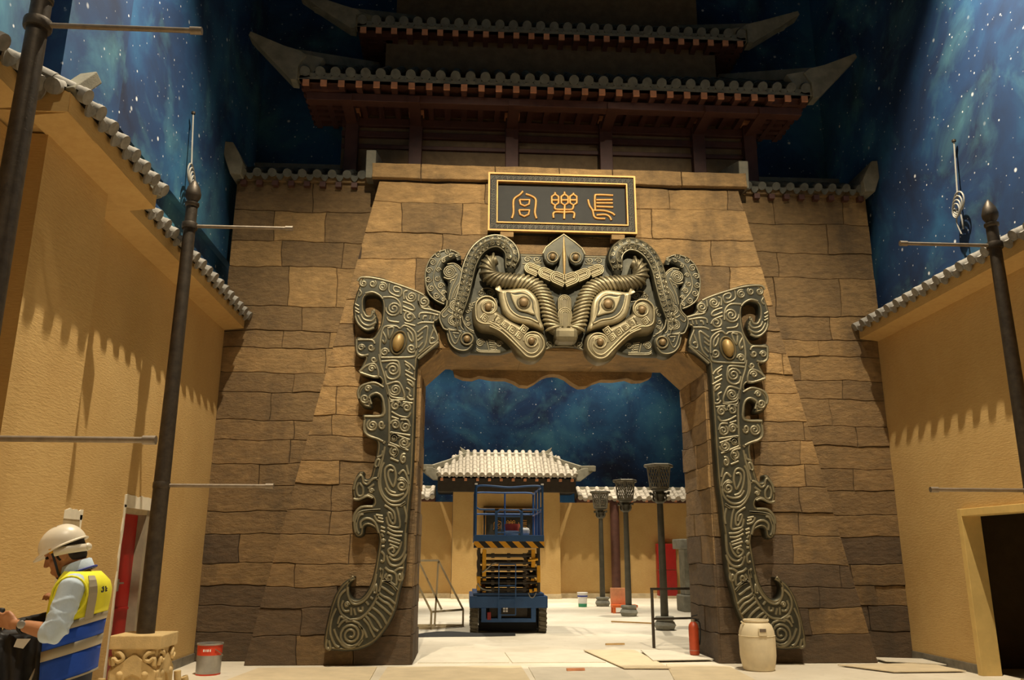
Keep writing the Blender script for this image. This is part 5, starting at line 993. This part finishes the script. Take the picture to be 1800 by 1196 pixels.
def plinth(x, y, label, s=.27):
    t = thing('carved_plinth', label, 'plinth', (x, y, 0), 'pole plinths', 0.)
    MB().box(-s-.05, s+.05, -s-.05, s+.05, 0, .10).build('foot_slab', 'plinth', t, None, .015)
    MB().box(-s+.04, s-.04, -s+.04, s-.04, .08, .60).build('core', 'plinth', t, None, .02)
    MB().box(-s, s, -s, s, .58, .72).build('top_slab', 'plinth', t, None, .012)
    for k in range(4):
        R4 = Matrix.Rotation(k*PI/2, 4, 'Z'); y0 = -s+.045
        P = [(-s+.03, .10), (-s+.03, .36), (-.02, .53), (.02, .53), (s-.03, .36), (s-.03, .10), (.13, .10), (.13, .20), (.07, .30), (0, .33), (-.07, .30), (-.13, .20), (-.13, .10)]
        MB().prism(P, y0-.035, y0+.02).xf(R4).build('gable_panel', 'plinth', t, None, .01)
        for sx in (-1, 1):
            MB().tube(catmull([(sx*(s-.07), y0-.01, .56), (sx*(s-.13), y0-.03, .54), (sx*(s-.16), y0-.03, .49), (sx*(s-.11), y0-.03, .46), (sx*(s-.06), y0-.03, .49), (sx*(s-.06), y0-.02, .42)], 4, False), .024, 6).xf(R4).build('scroll', 'plinth', t, 60)
            MB().lathe([(.004, -.03), (.03, -.02), (.04, 0)], (0, 0, 0), 12, 'y').xf(R4 @ Matrix.Translation((sx*.13, y0-.03, .33)) @ Matrix.Scale(-1, 4, (0, 1, 0))).build('rosette', 'plinth', t, 60)
        MB().tube(catmull([(s+.02, -s-.02, .30), (s+.03, -s-.03, .2), (s+.06, -s-.06, .14), (s+.09, -s-.09, .18), (s+.08, -s-.08, .23)], 4, False), .04, 8).xf(R4).build('corner_scroll', 'plinth', t, 60)
    return t
plinth(-5.0, 9.7, 'carved sandstone plinth under the banner pole in front of the red door')
banner_pole(-5.0, 9.7, .72, 6.10, (2.315, 5.485), 1.26, 1, 'dark iron banner pole with two arms in front of the red door')
plinth(4.914, 9.15, 'carved sandstone plinth under the banner pole at the right wall', .17)
banner_pole(4.914, 9.15, .72, 5.86, (2.288, 5.26), 1.20, -1, 'dark iron banner pole with two arms at the right edge of the picture')
plinth(-4.97, 5.85, 'carved sandstone plinth under the banner pole at the left edge of the picture')
banner_pole(-4.97, 5.85, .72, 6.15, (2.33, 5.597), 1.27, 1, 'thick dark iron banner pole with two arms at the left edge of the picture', .105)

# ---------------------------------------------------------------- loose things on the hall floor
def tin(x, y):
    t = thing('paint_tin', 'dented grey paint tin with a red band on the floor by the left wall', 'bucket', (x, y, 0))
    MB().lathe([(.155, 0), (.16, .02)], (0, 0, 0), 24).build('foot_rim', 'tinred', t, 40)
    MB().lathe([(.158, .02), (.160, .25)], (0, 0, 0), 24).build('body', 'tin', t, 40)
    MB().lathe([(.160, .25), (.162, .375)], (0, 0, 0), 24).build('red_band', 'tinred', t, 40)
    MB().lathe([(.162, .375), (.172, .38), (.172, .40), (.155, .40), (.15, .36), (.01, .36)], (0, 0, 0), 24).build('top_rim', 'tin', t, 40)
    for i, (a, w) in enumerate(((-.05, .02), (-.02, .012), (.005, .018), (.035, .015))):
        q = -PI/2+a*6+.1; MB().box(-w/2, w/2, -.003, .003, .30, .33).xf(Matrix.Translation((.163*math.cos(q), .163*math.sin(q), 0)) @ Matrix.Rotation(q+PI/2, 4, 'Z')).build('print_mark', 'paper_w', t)
    MB().tube(catmull([(.17*math.cos(a), .17*math.sin(a), .33-.1*math.sin(max(0, (a+.9)))) for a in [-.9+i*.25 for i in range(9)]], 3, False), .006, 5).build('wire_handle', 'iron_lt', t, 60)
tin(-4.93, 11.95)
t = thing('plastic_drum', 'dirty white plastic drum standing in front of the right bronze tail', 'barrel', (2.62, 12.12, 0))
MB().lathe([(.20, 0), (.215, .02), (.235, .1), (.25, .2), (.252, .42), (.243, .52), (.215, .60), (.175, .635), (.165, .64)], (0, 0, 0), 28).build('body', 'plastic_w', t, 35)
MB().lathe([(.165, .63), (.168, .65), (.18, .655), (.18, .675), (.165, .68), (.15, .68), (.145, .62), (.01, .62)], (0, 0, 0), 28).build('neck', 'plastic_w', t, 35)
MB().lathe([(.252, .46), (.256, .463), (.252, .466)], (0, 0, 0), 28).build('mould_line', 'plastic_w', t)
MB().box(-.06, .06, -.262, -.235, .47, .58).build('grip_panel', 'plastic_w', t, None, .01); MB().box(-.045, .045, -.268, -.255, .525, .57).build('grip_hollow', 'plastic_d', t, None, .004)
MB().bar((-.17, -.05, .60), (-.24, -.08, .655), .022).build('lug', 'plastic_w', t, None, .005)
t = thing('fire_extinguisher', 'scuffed red fire extinguisher standing against the right jamb', 'extinguisher', (2.10, 13.55, .041))
MB().lathe([(.06, 0), (.075, .012), (.078, .05), (.078, .40), (.07, .45), (.04, .49), (.03, .5)], (0, 0, 0), 24).build('cylinder', 'extred', t, 40)
MB().lathe([(.03, .49), (.035, .5), (.03, .54)], (0, 0, 0), 14).build('valve', 'iron_lt', t, 40); MB().bar((-.03, 0, .55), (.09, -.02, .53), .02).build('lever', 'rubber_k', t); MB().bar((-.03, 0, .575), (.07, -.02, .60), .018).build('lever', 'rubber_k', t)
MB().tube(catmull([(.03, 0, .52), (.10, .0, .48), (.105, .0, .3), (.09, .02, .15)], 5, False), .012, 6).build('hose', 'rubber_k', t, 60)
MB().lathe([(.079, .07), (.0795, .075)], (0, 0, 0), 24).build('band', 'tin', t)
def board(P, label, mat='board', z=.0, th=.012):
    b = MB(); n = len(P)
    b.add([(x, y, z) for x, y in P]+[(x, y, z+th) for x, y in P], [tuple(reversed(range(n))), tuple(range(n, 2*n))]+[(i, (i+1) % n, (i+1) % n+n, i+n) for i in range(n)])
    o = b.build('plywood_sheet', mat); tag(o, label, 'board', 'sheets covering the floor'); return o
board([(.47, 14.45), (.73, 12.22), (1.38, 12.18), (1.32, 14.45)], 'cream plywood sheet lying in the middle of the doorway', 'board', .014)
board([(1.30, 12.95), (2.25, 13.05), (2.22, 14.25), (1.40, 14.3)], 'grey sheet in the doorway beside the fire extinguisher', 'board_g', .028)
board([(-2.2, 14.3), (-.9, 14.3), (-.85, 13.0), (-2.2, 13.0)], 'pale sheet in the doorway against the left jamb', 'board_g', 0)
board([(-.85, 14.3), (.44, 14.3), (.60, 12.98), (-.80, 12.98)], 'pale sheet in the doorway left of the cream plywood', 'board_g', 0)
board([(-2.6, 12.55), (-.70, 12.62), (-.66, 10.6), (-2.6, 10.6)], 'cream sheet on the floor in front of the left bronze tail', 'board', 0)
board([(-.6, 12.5), (.68, 12.4), (.7, 10.6), (-.6, 10.6)], 'pale sheet on the floor left of centre in front of the doorway', 'board_g', 0)
board([(1.45, 12.75), (2.3, 12.45), (2.2, 10.7), (1.1, 10.7)], 'cream sheet on the floor left of the plastic drum', 'board', 0)
board([(3.9, 12.45), (5.3, 12.6), (5.4, 11.75), (4.35, 11.7)], 'cream sheet on the floor in front of the ochre door frame', 'board', .016)
board([(4.75, 13.2), (5.46, 12.98), (5.44, 12.3), (4.75, 12.72)], 'thin cream sheet in the corner by the right wall', 'board_g', .03)
board([(-4.4, 12.5), (-2.75, 12.55), (-2.7, 10.7), (-4.6, 10.7)], 'cream sheet on the floor right of the paint tin', 'board', 0)
def scrap(x, y, l, a, label, mat='timber', w=.05):
    b = MB().box(-l/2, l/2, -w/2, w/2, 0, .03); o = b.build('timber_offcut', mat); o.location = (x, y, .015); o.rotation_euler.z = a; tag(o, label, 'timber', 'offcuts on the floor')
scrap(.02, 12.05, .25, .1, 'short splintered offcut at the bottom of the picture left of the plywood sheet', 'rafter', .06)
scrap(2.6, 19.9, 1.5, -.55, 'long timber batten on the courtyard floor behind the nearest lantern post')
scrap(3.3, 17.2, .5, -.5, 'dark offcut on the courtyard floor right of the nearest lantern post', 'iron')
scrap(1.15, 15.3, .35, .15, 'thin strip on the floor just behind the doorway sheets', 'timber', .03)

# ---------------------------------------------------------------- coiled cables hanging on the murals
def cable_bundle(x, y, z, s, label):
    t = thing('cable_bundle', label, 'cable', (x, y, z), 'cables hanging from the murals')
    MB().tube([(0, 0, .95), (s*-.03, .02, .4), (s*-.06, .02, .0)], .012, 6).build('lead', 'wire', t, 60)
    for i in range(4):
        a = i*.5; P = [(s*-.06-s*.03*i/3, .13*math.cos(q)*(1-.12*i)+.05*math.sin(a), -.02+.15*math.sin(q)*(1-.1*i)-.04*i) for q in [2*PI*j/18 for j in range(18)]]
        MB().tube(P, .012, 6, True).build('loop', 'wire', t, 60)
    MB().tube(catmull([(s*-.06, .05, -.1), (s*-.07, .1, -.3), (s*-.05, .06, -.5)], 4, False), .011, 6).build('tail', 'wire', t, 60)
    MB().tube(catmull([(s*-.06, .0, -.1), (s*-.07, -.03, -.35), (s*-.05, .0, -.45)], 4, False), .011, 6).build('tail', 'wire', t, 60)
    MB().lathe([(.03, 0), (.03, .03)], (0, 0, .95), 10).build('plug', 'iron', t)
cable_bundle(5.66, 10.75, 6.60, 1, 'coiled grey cable hanging on the right star mural')
cable_bundle(-5.68, 11.25, 6.95, -1, 'coiled grey cable hanging on the left star mural')
# ---------------------------------------------------------------- the man in the hard hat
MT['skin'] = simple('skin', (176, 122, 84), .55, var=.06)
MT['hair'] = simple('dark_hair', (34, 26, 20), .7)
MT['shirt'] = simple('pale_blue_shirt', (190, 206, 220), .85, var=.06, scale=14, bump=.25, bscale=22)
MT['vest_y'] = simple('fluorescent_yellow_cloth', (232, 226, 48), .8, var=.05, scale=10, bump=.2, bscale=25)
MT['vest_b'] = simple('royal_blue_cloth', (24, 76, 188), .8, var=.08, scale=10, bump=.2, bscale=25)
MT['vest_g'] = simple('grey_reflective_tape', (158, 148, 126), .5, .1, var=.05)
MT['helmet'] = simple('white_hard_hat', (226, 216, 196), .35, var=.04)
MT['jeans'] = simple('dark_jeans', (44, 50, 64), .85, var=.1, scale=20)
MT['bagcloth'] = simple('black_nylon', (22, 19, 20), .6, var=.3, scale=9, bump=.5, bscale=12)
def sph(b, c, r, M=None, n=16, m=10):
    k = len(b.v); c = Vector(c)
    for i in range(m+1):
        t = PI*i/m
        for j in range(n):
            q = 2*PI*j/n; p = Vector((r[0]*math.sin(t)*math.cos(q), r[1]*math.sin(t)*math.sin(q), -r[2]*math.cos(t)))
            b.v.append(tuple(c+(M @ p if M else p)))
    for i in range(m):
        for j in range(n): b.f.append((k+i*n+j, k+i*n+(j+1) % n, k+(i+1)*n+(j+1) % n, k+(i+1)*n+j))
    return b
def rings(b, R, n=28, e=2.4, cap=True):
    """stacked super-elliptic rings (cx, cy, z, a, b, tilt): tilt lowers the front"""
    k = len(b.v)
    for cx, cy, z, a, w, tl in R:
        for j in range(n):
            q = 2*PI*j/n; c, s = math.cos(q), math.sin(q)
            x = a*math.copysign(abs(c)**(2/e), c); y = w*math.copysign(abs(s)**(2/e), s)
            b.v.append((cx+x, cy+y, z-tl*x))
    for i in range(len(R)-1):
        for j in range(n): b.f.append((k+i*n+j, k+i*n+(j+1) % n, k+(i+1)*n+(j+1) % n, k+(i+1)*n+j))
    if cap: b.f.append(tuple(k+j for j in reversed(range(n)))); b.f.append(tuple(k+(len(R)-1)*n+j for j in range(n)))
    return b
def fuse(b, name, mat, parent, vox, smooth_it=4):
    me = b.mesh(name); o = bpy.data.objects.new(name, me); COL.objects.link(o)
    r = o.modifiers.new('r', 'REMESH'); r.mode = 'VOXEL'; r.voxel_size = vox
    s = o.modifiers.new('s', 'SMOOTH'); s.iterations = smooth_it; s.factor = .5
    dg = bpy.context.evaluated_depsgraph_get(); m2 = bpy.data.meshes.new_from_object(o.evaluated_get(dg))
    bpy.data.objects.remove(o); m2.shade_smooth(); m2.name = name
    return put(name, m2, MT[mat], parent)
pf = math.radians(-10)
man = thing('person', 'man in white hard hat and yellow-blue safety vest looking into a black bag', 'person', (-3.765, 5.0, 0))
man.rotation_euler.z = PI-pf
HT = Matrix.Rotation(math.radians(26), 3, 'Y')                      # bowed head: nose down
HC = Vector((.055, 0, 1.565))
def hp(x, y, z): return HC+HT @ Vector((x, y, z))
body = MB()
sph(body, hp(-.005, 0, .02), (.098, .076, .105), HT, 20, 14)         # skull
sph(body, hp(.035, 0, -.055), (.062, .056, .07), HT); sph(body, hp(.055, 0, -.10), (.034, .036, .026), HT)    # jaw, chin
body.tube([hp(.085, 0, .025), hp(.108, 0, -.015), hp(.118, 0, -.032)], [.011, .014, .013], 8)              # nose
sph(body, hp(.09, 0, -.068), (.016, .026, .008), HT); sph(body, hp(.088, 0, -.083), (.015, .022, .008), HT)   # lips
sph(body, hp(.082, 0, .036), (.02, .055, .012), HT)                                                          # brow
for s in (-1, 1):
    sph(body, hp(-.005, s*.078, -.01), (.022, .012, .034), HT)                                                 # ears
    sph(body, hp(.06, s*.045, -.025), (.026, .02, .02), HT)                                                    # cheekbones
body.tube([hp(-.045, 0, -.06), (-.025, 0, 1.47), (-.045, 0, 1.40)], [.056, .06, .085], 16)                    # neck
rings(body, [(-.03, 0, .90, .10, .15, 0), (-.04, 0, 1.05, .10, .14, 0), (-.05, 0, 1.25, .11, .165, 0), (-.05, 0, 1.38, .10, .18, 0), (-.045, 0, 1.44, .06, .10, 0)])
ARM = {1: [(-.05, .185, 1.385), (-.01, .255, 1.155), (.195, .165, 1.195), (.225, .15, 1.197)], -1: [(-.05, -.185, 1.385), (-.08, -.275, 1.16), (.05, -.16, 1.275), (.075, -.14, 1.285)]}
def hand(s):
    w = Vector(ARM[s][2]); d = (w-Vector(ARM[s][1])).normalized(); up = Vector((0, 0, 1)); sd = d.cross(up).normalized()
    pm = w+d*.055
    M = Matrix((d, sd, d.cross(sd)*-1)).transposed()
    sph(body, pm, (.05, .038 if s < 0 else .02, .02 if s < 0 else .04), M)
    for i in range(4):
        k = (i-1.5)*.019; base = pm+d*.04+(up if s > 0 else sd)*-k
        L = (.072, .08, .075, .058)[i]; curl = Vector((0, -s, 0)) if s > 0 else -up
        p = [base, base+d*L*.45+curl*.008, base+d*L*.72+curl*.028, base+d*L*.78+curl*.055]
        body.tube(p, [.0105, .010, .0095, .007], 8)
    tb = pm-d*.015+(up if s > 0 else sd)*.03
    body.tube([tb, tb+d*.03+(up if s > 0 else sd)*.018, tb+d*.06+(up if s > 0 else sd)*.012+Vector((0, -s*.02, 0))], [.014, .012, .009], 8)
for s in (1, -1):
    a = [Vector(p) for p in ARM[s]]
    body.tube([a[0], a[0].lerp(a[1], .5), a[1], a[1].lerp(a[2], .3), a[1].lerp(a[2], .7), a[2], a[3]], [.052, .047, .04, .043, .035, .027, .027], 12); hand(s)
for s in (1, -1): body.tube([(-.03, s*.09, .92), (-.02, s*.095, .5), (-.03, s*.10, .09)], [.08, .055, .04], 12)
bo = fuse(body, 'body', 'skin', man, .0065, 3)
# eyes and brows
for s in (1, -1):
    sph(MB(), hp(.085, s*.034, .012), (.010, .014, .008), HT, 10, 8).build('eye', 'hair', bo, 60); MB().tube([hp(.088, s*.018, .035), hp(.086, s*.045, .038)], .005, 6).build('eyebrow', 'hair', bo, 60)
h = MB(); sph(h, hp(-.022, 0, .028), (.094, .081, .10), HT, 20, 14); sph(h, hp(-.055, 0, -.03), (.052, .066, .055), HT)
for s in (1, -1): sph(h, hp(.022, s*.070, .0), (.012, .008, .04), HT)
fuse(h, 'hair', 'hair', man, .007)
bd = MB(); sph(bd, hp(.058, 0, -.108), (.030, .030, .020), HT); fuse(bd, 'beard', 'hair', man, .005)
# hard hat
def dome():
    b = MB(); n, m_ = 36, 12; P = []
    for i in range(m_+1):
        t = i/m_; a = t*PI/2
        for j in range(n):
            q = 2*PI*j/n; rl = .124+(.0 if math.cos(q) < 0 else .006); ridge = .006*math.exp(-(math.sin(q)/.12)**2)*math.sin(a*.9)
            x, y, z = rl*math.cos(q)*math.cos(a*.98), .102*math.sin(q)*math.cos(a*.98), .112*math.sin(a)+ridge
            P.append(hp(x-.005, y, z+.048))
    for j in range(n):                                  # brim: wide peak in front
        q = 2*PI*j/n; f = max(0, math.cos(q)); ex = .010+.034*f**2
        P.append(hp((.126+ex)*math.cos(q)-.005, (.103+.010)*math.sin(q), .040-.012*f))
    for j in range(n):
        q = 2*PI*j/n; f = max(0, math.cos(q)); ex = .010+.034*f**2
        P.append(hp((.124+ex)*math.cos(q)-.005, (.101+.010)*math.sin(q), .034-.012*f))
    for j in range(n):
        q = 2*PI*j/n; P.append(hp(.118*math.cos(q)-.005, .097*math.sin(q), .040))
    f = [(i*n+j, i*n+(j+1) % n, (i+1)*n+(j+1) % n, (i+1)*n+j) for i in range(m_) for j in range(n)]
    k = (m_+1)*n; f += [(k+j, k+(j+1) % n, (j+1) % n, j) for j in range(n)]
    f += [(k+n+j, k+n+(j+1) % n, k+(j+1) % n, k+j) for j in range(n)]+[(k+2*n+j, k+2*n+(j+1) % n, k+n+(j+1) % n, k+n+j) for j in range(n)]
    return b.add(P, f)
hh = thing('hard_hat', 'scuffed white hard hat on the head of the man', 'helmet', (-3.765, 5.0, 0)); hh.rotation_euler.z = PI-pf
dome().build('shell', 'helmet', hh, 50)
MB().tube([hp(.03, .088, .02), hp(-.04, .09, .005), hp(-.10, .05, -.012), hp(-.115, 0, -.015), hp(-.10, -.05, -.012), hp(-.04, -.09, .005)], .014, 8, False, 1.6).build('headband', 'helmet', hh, 60)
sph(MB(), hp(-.12, 0, -.015), (.02, .035, .022), HT).build('ratchet', 'helmet', hh, 60)
for s in (1, -1):
    MB().tube(catmull([hp(.04, s*.085, .03), hp(.045, s*.078, -.04), hp(.055, s*.055, -.095), hp(.062, 0, -.133)], 4, False), .007, 6).build('chin_strap', 'jeans', hh, 60)
    MB().tube([hp(.036, s*.088, .045), hp(.04, s*.088, .02)], .016, 8).build('strap_clip', 'yellow', hh, 50)
# shirt
sh = MB()
for s in (1, -1):
    a = [Vector(p) for p in ARM[s]]; e = a[1].lerp(a[2], .22)
    sh.tube([a[0]+Vector((0, -s*.05, .01)), a[0], a[0].lerp(a[1], .5), a[0].lerp(a[1], .85), a[1]+Vector((.01, 0, -.004)), e], [.07, .070, .064, .064, .062, .056], 16)
    sh.tube([a[1].lerp(a[2], .12), e, e+(a[2]-a[1])*.04], [.058, .063, .055], 16)
    for k in (.35, .55, .72, .88):
        c = a[0].lerp(a[1], k); t = (a[1]-a[0]).normalized(); u = t.cross(Vector((0, 1, .2))).normalized(); v = t.cross(u)
        sh.tube([c+(u*math.cos(q)+v*math.sin(q))*.062+t*(.02*math.sin(q*2+k*9)) for q in [2*PI*j/14 for j in range(14)]], .010, 6, True)
rings(sh, [(-.045, 0, .93, .122, .168, .1), (-.05, 0, 1.25, .125, .178, 0), (-.052, 0, 1.38, .112, .175, 0), (-.045, 0, 1.455, .07, .10, 0)])
fuse(sh, 'shirt', 'shirt', man, .008, 2)
cm = MB(); n = 26
for k, (rz, rr) in enumerate(((0, .082), (.055, .075), (.06, .068), (0, .074))):
    for j in range(n):
        q = 2*PI*j/n; cm.v.append((-.025+rr*1.05*math.cos(q)+.02*(rz/.06), rr*math.sin(q), 1.455+rz-.55*rr*math.cos(q)*.75))
for k in range(3):
    for j in range(n): cm.f.append((k*n+j, k*n+(j+1) % n, (k+1)*n+(j+1) % n, (k+1)*n+j))
cm.build('collar', 'shirt', man, 60)
MB().tube([(-.025+.092*math.cos(q), .086*math.sin(q), 1.462-.036*math.cos(q)) for q in [2*PI*j/24 for j in range(24)]], .006, 6, True).build('lanyard', 'paint_b', man, 60)
# vest in bands; the front hangs lower
VP = [(.88, -.035, .145, .188), (1.0, -.04, .142, .186), (1.1, -.045, .143, .186), (1.2, -.05, .147, .190), (1.3, -.055, .150, .198), (1.36, -.058, .146, .20), (1.41, -.06, .130, .192), (1.445, -.056, .108, .160), (1.468, -.05, .090, .118)]
def vat(z):
    for i in range(len(VP)-1):
        if VP[i][0] <= z <= VP[i+1][0]:
            t = (z-VP[i][0])/(VP[i+1][0]-VP[i][0]); return [VP[i][k]+(VP[i+1][k]-VP[i][k])*t for k in (1, 2, 3)]
    return list(VP[-1][1:]) if z > 1 else list(VP[0][1:])
def band(nm, z0, z1, mat, grow=0., tilt=.30):
    R = []; m_ = max(2, int((z1-z0)/.03)+1)
    for i in range(m_+1):
        z = z0+(z1-z0)*i/m_; c, a, w = vat(z); tl = tilt*max(0, min(1, (1.44-z)/.2)); R.append((c, 0, z, a+grow, w+grow, tl))
    vs = thing
    o = rings(MB(), R, 40, 2.5, False).build(nm, mat, vest, 60); s = o.modifiers.new('solid', 'SOLIDIFY'); s.thickness = .006; s.offset = -1
    return o
vest = bpy.data.objects.new('safety_vest', None); COL.objects.link(vest); vest.parent = man
band('yellow_panel', 1.205, 1.468, 'vest_y'); band('blue_panel', 1.085, 1.165, 'vest_b'); band('reflective_band', 1.165, 1.205, 'vest_g', .002); band('reflective_band', 1.03, 1.085, 'vest_g', .002); band('blue_panel', .90, 1.03, 'vest_b'); band('hem_piping', .892, .902, 'vest_g', .003)
# shoulder strap and arm-hole piping on the camera side and the far side
def on_vest(q, z, g=.006):
    c, a, w = vat(z); cq, sq = math.cos(q), math.sin(q); x = (a+g)*math.copysign(abs(cq)**.8, cq); y = (w+g)*math.copysign(abs(sq)**.8, sq)
    return Vector((c+x, y, z-.30*max(0, min(1, (1.44-z)/.2))*x))
for s in (1, -1):
    b = MB(); Z = [1.19, 1.24, 1.29, 1.34, 1.38, 1.42, 1.445]; n = len(Z)
    for z in Z:
        q0 = s*(PI*.70); 
        b.v += [tuple(on_vest(q0-s*.16, z)), tuple(on_vest(q0+s*.16, z))]
    b.f = [(2*i, 2*i+1, 2*i+3, 2*i+2) for i in range(n-1)]
    o = b.build('shoulder_tape', 'vest_g', vest); sd = o.modifiers.new('solid', 'SOLIDIFY'); sd.thickness = .004; sd.offset = 0
    rg = []
    for i in range(20):
        a = 2*PI*i/20; rg.append((-.045+.088*math.cos(a), s*(.196+.006*math.sin(a)), 1.345+.098*math.sin(a)))
    MB().tube(rg, .007, 6, True).build('armhole_piping', 'vest_y', vest, 60)
# printed character on the back
L = [[(-.5, .1), (-.5, -.5), (-.9, -.35)], [(-.5, .55), (-.5, .1), (-.9, .1)], [(.35, .6), (.35, -.35), (.5, -.5), (.9, -.5), (.9, -.25)], [(.85, .35), (.35, .1)]]
g = MB()
for st in L:
    g.tube([on_vest(PI*.86+a*-.16, 1.355+b_*.035, .006) for a, b_ in st], .0035, 5)
g.build('printed_character', 'jeans', vest)
# trousers and shoes
tr_ = MB()
rings(tr_, [(-.04, 0, .80, .115, .165, 0), (-.04, 0, .9, .118, .166, 0), (-.042, 0, 1.0, .115, .16, 0)])
for s in (1, -1): tr_.tube([(-.035, s*.085, .88), (-.025, s*.092, .62), (-.015, s*.095, .48), (-.03, s*.10, .25), (-.035, s*.10, .05)], [.10, .082, .07, .066, .068], 14)
fuse(tr_, 'trousers', 'jeans', man, .010)
for s in (1, -1):
    b = MB(); sph(b, (.03, s*.10, .045), (.135, .05, .05)); b.tube([(-.03, s*.10, .05), (-.03, s*.10, .14)], [.052, .048], 12); b.v = [(x, y, max(.002, z)) for x, y, z in b.v]
    b.build('shoe', 'rubber_k', man, 60)
w = Vector(ARM[1][2]); d = (w-Vector(ARM[1][1])).normalized(); u = d.cross(Vector((0, 0, 1))).normalized(); v = d.cross(u)
wt = MB().tube([w-d*.03+(u*math.cos(q)+v*math.sin(q))*.033 for q in [2*PI*j/18 for j in range(18)]], .008, 6, True, 1.6).build('watch_band', 'rubber_k', man, 60)
MB().lathe([(.019, -.004), (.021, .0), (.021, .008), (.017, .011), (.004, .011)], (0, 0, 0), 18, 'y').xf(Matrix.Translation(w-d*.03+Vector((0, .034, .008)))@Matrix.Rotation(PI, 4, 'Z')).build('watch_case', 'tin', wt, 50)
# black bag held in both hands
bg = thing('shoulder_bag', 'open black bag in the hands of the man at the left edge', 'bag', (-3.765, 5.0, 0)); bg.rotation_euler.z = PI-pf
b = MB(); R = []
for i in range(13):
    t = i/12; z = .58+.56*t; R.append((.245+.035*math.sin(t*5), -.01, z, .19+.03*math.sin(t*PI)-.015*t, .10+.035*math.sin(t*PI), .0))
rings(b, R, 28, 2.8)
for q in range(9):
    t = q/8; b.tube([(.33+.10*t, .06-.10*t, 1.08), (.335+.085*t, .06-.10*t, 1.20), (.315+.085*t, .05-.09*t, 1.275-.05*t*t)], [.035, .03, .016], 8)
    b.tube([(.13+.20*t, -.09, 1.08), (.12+.20*t, -.10, 1.17), (.13+.19*t, -.10, 1.245-.045*t)], [.03, .026, .014], 8)
for k in range(6):
    x = .07+.07*k; b.tube([(x, .115, .70+.03*(k % 2)), (x+.04*math.sin(k*2), .135, .9), (x+.03, .10, 1.12)], [.012, .026, .014], 8)
fuse(b, 'bag_body', 'bagcloth', bg, .012, 2)
MB().tube(catmull([(.07, .12, 1.02), (.10, .14, .93), (.12, .14, .86)], 4, False), .007, 6).build('zip', 'tin', bg, 60)
sph(MB(), (.14, .14, .80), (.012, .012, .012)).build('zip_pull', 'paper_w', bg, 60)
MB().add([(.20, .14, 1.12), (.13, .145, 1.12), (.16, .15, 1.07), (.21, .145, 1.08)], [(0, 1, 2, 3)]).build('paper_slip', 'paper_w', bg)
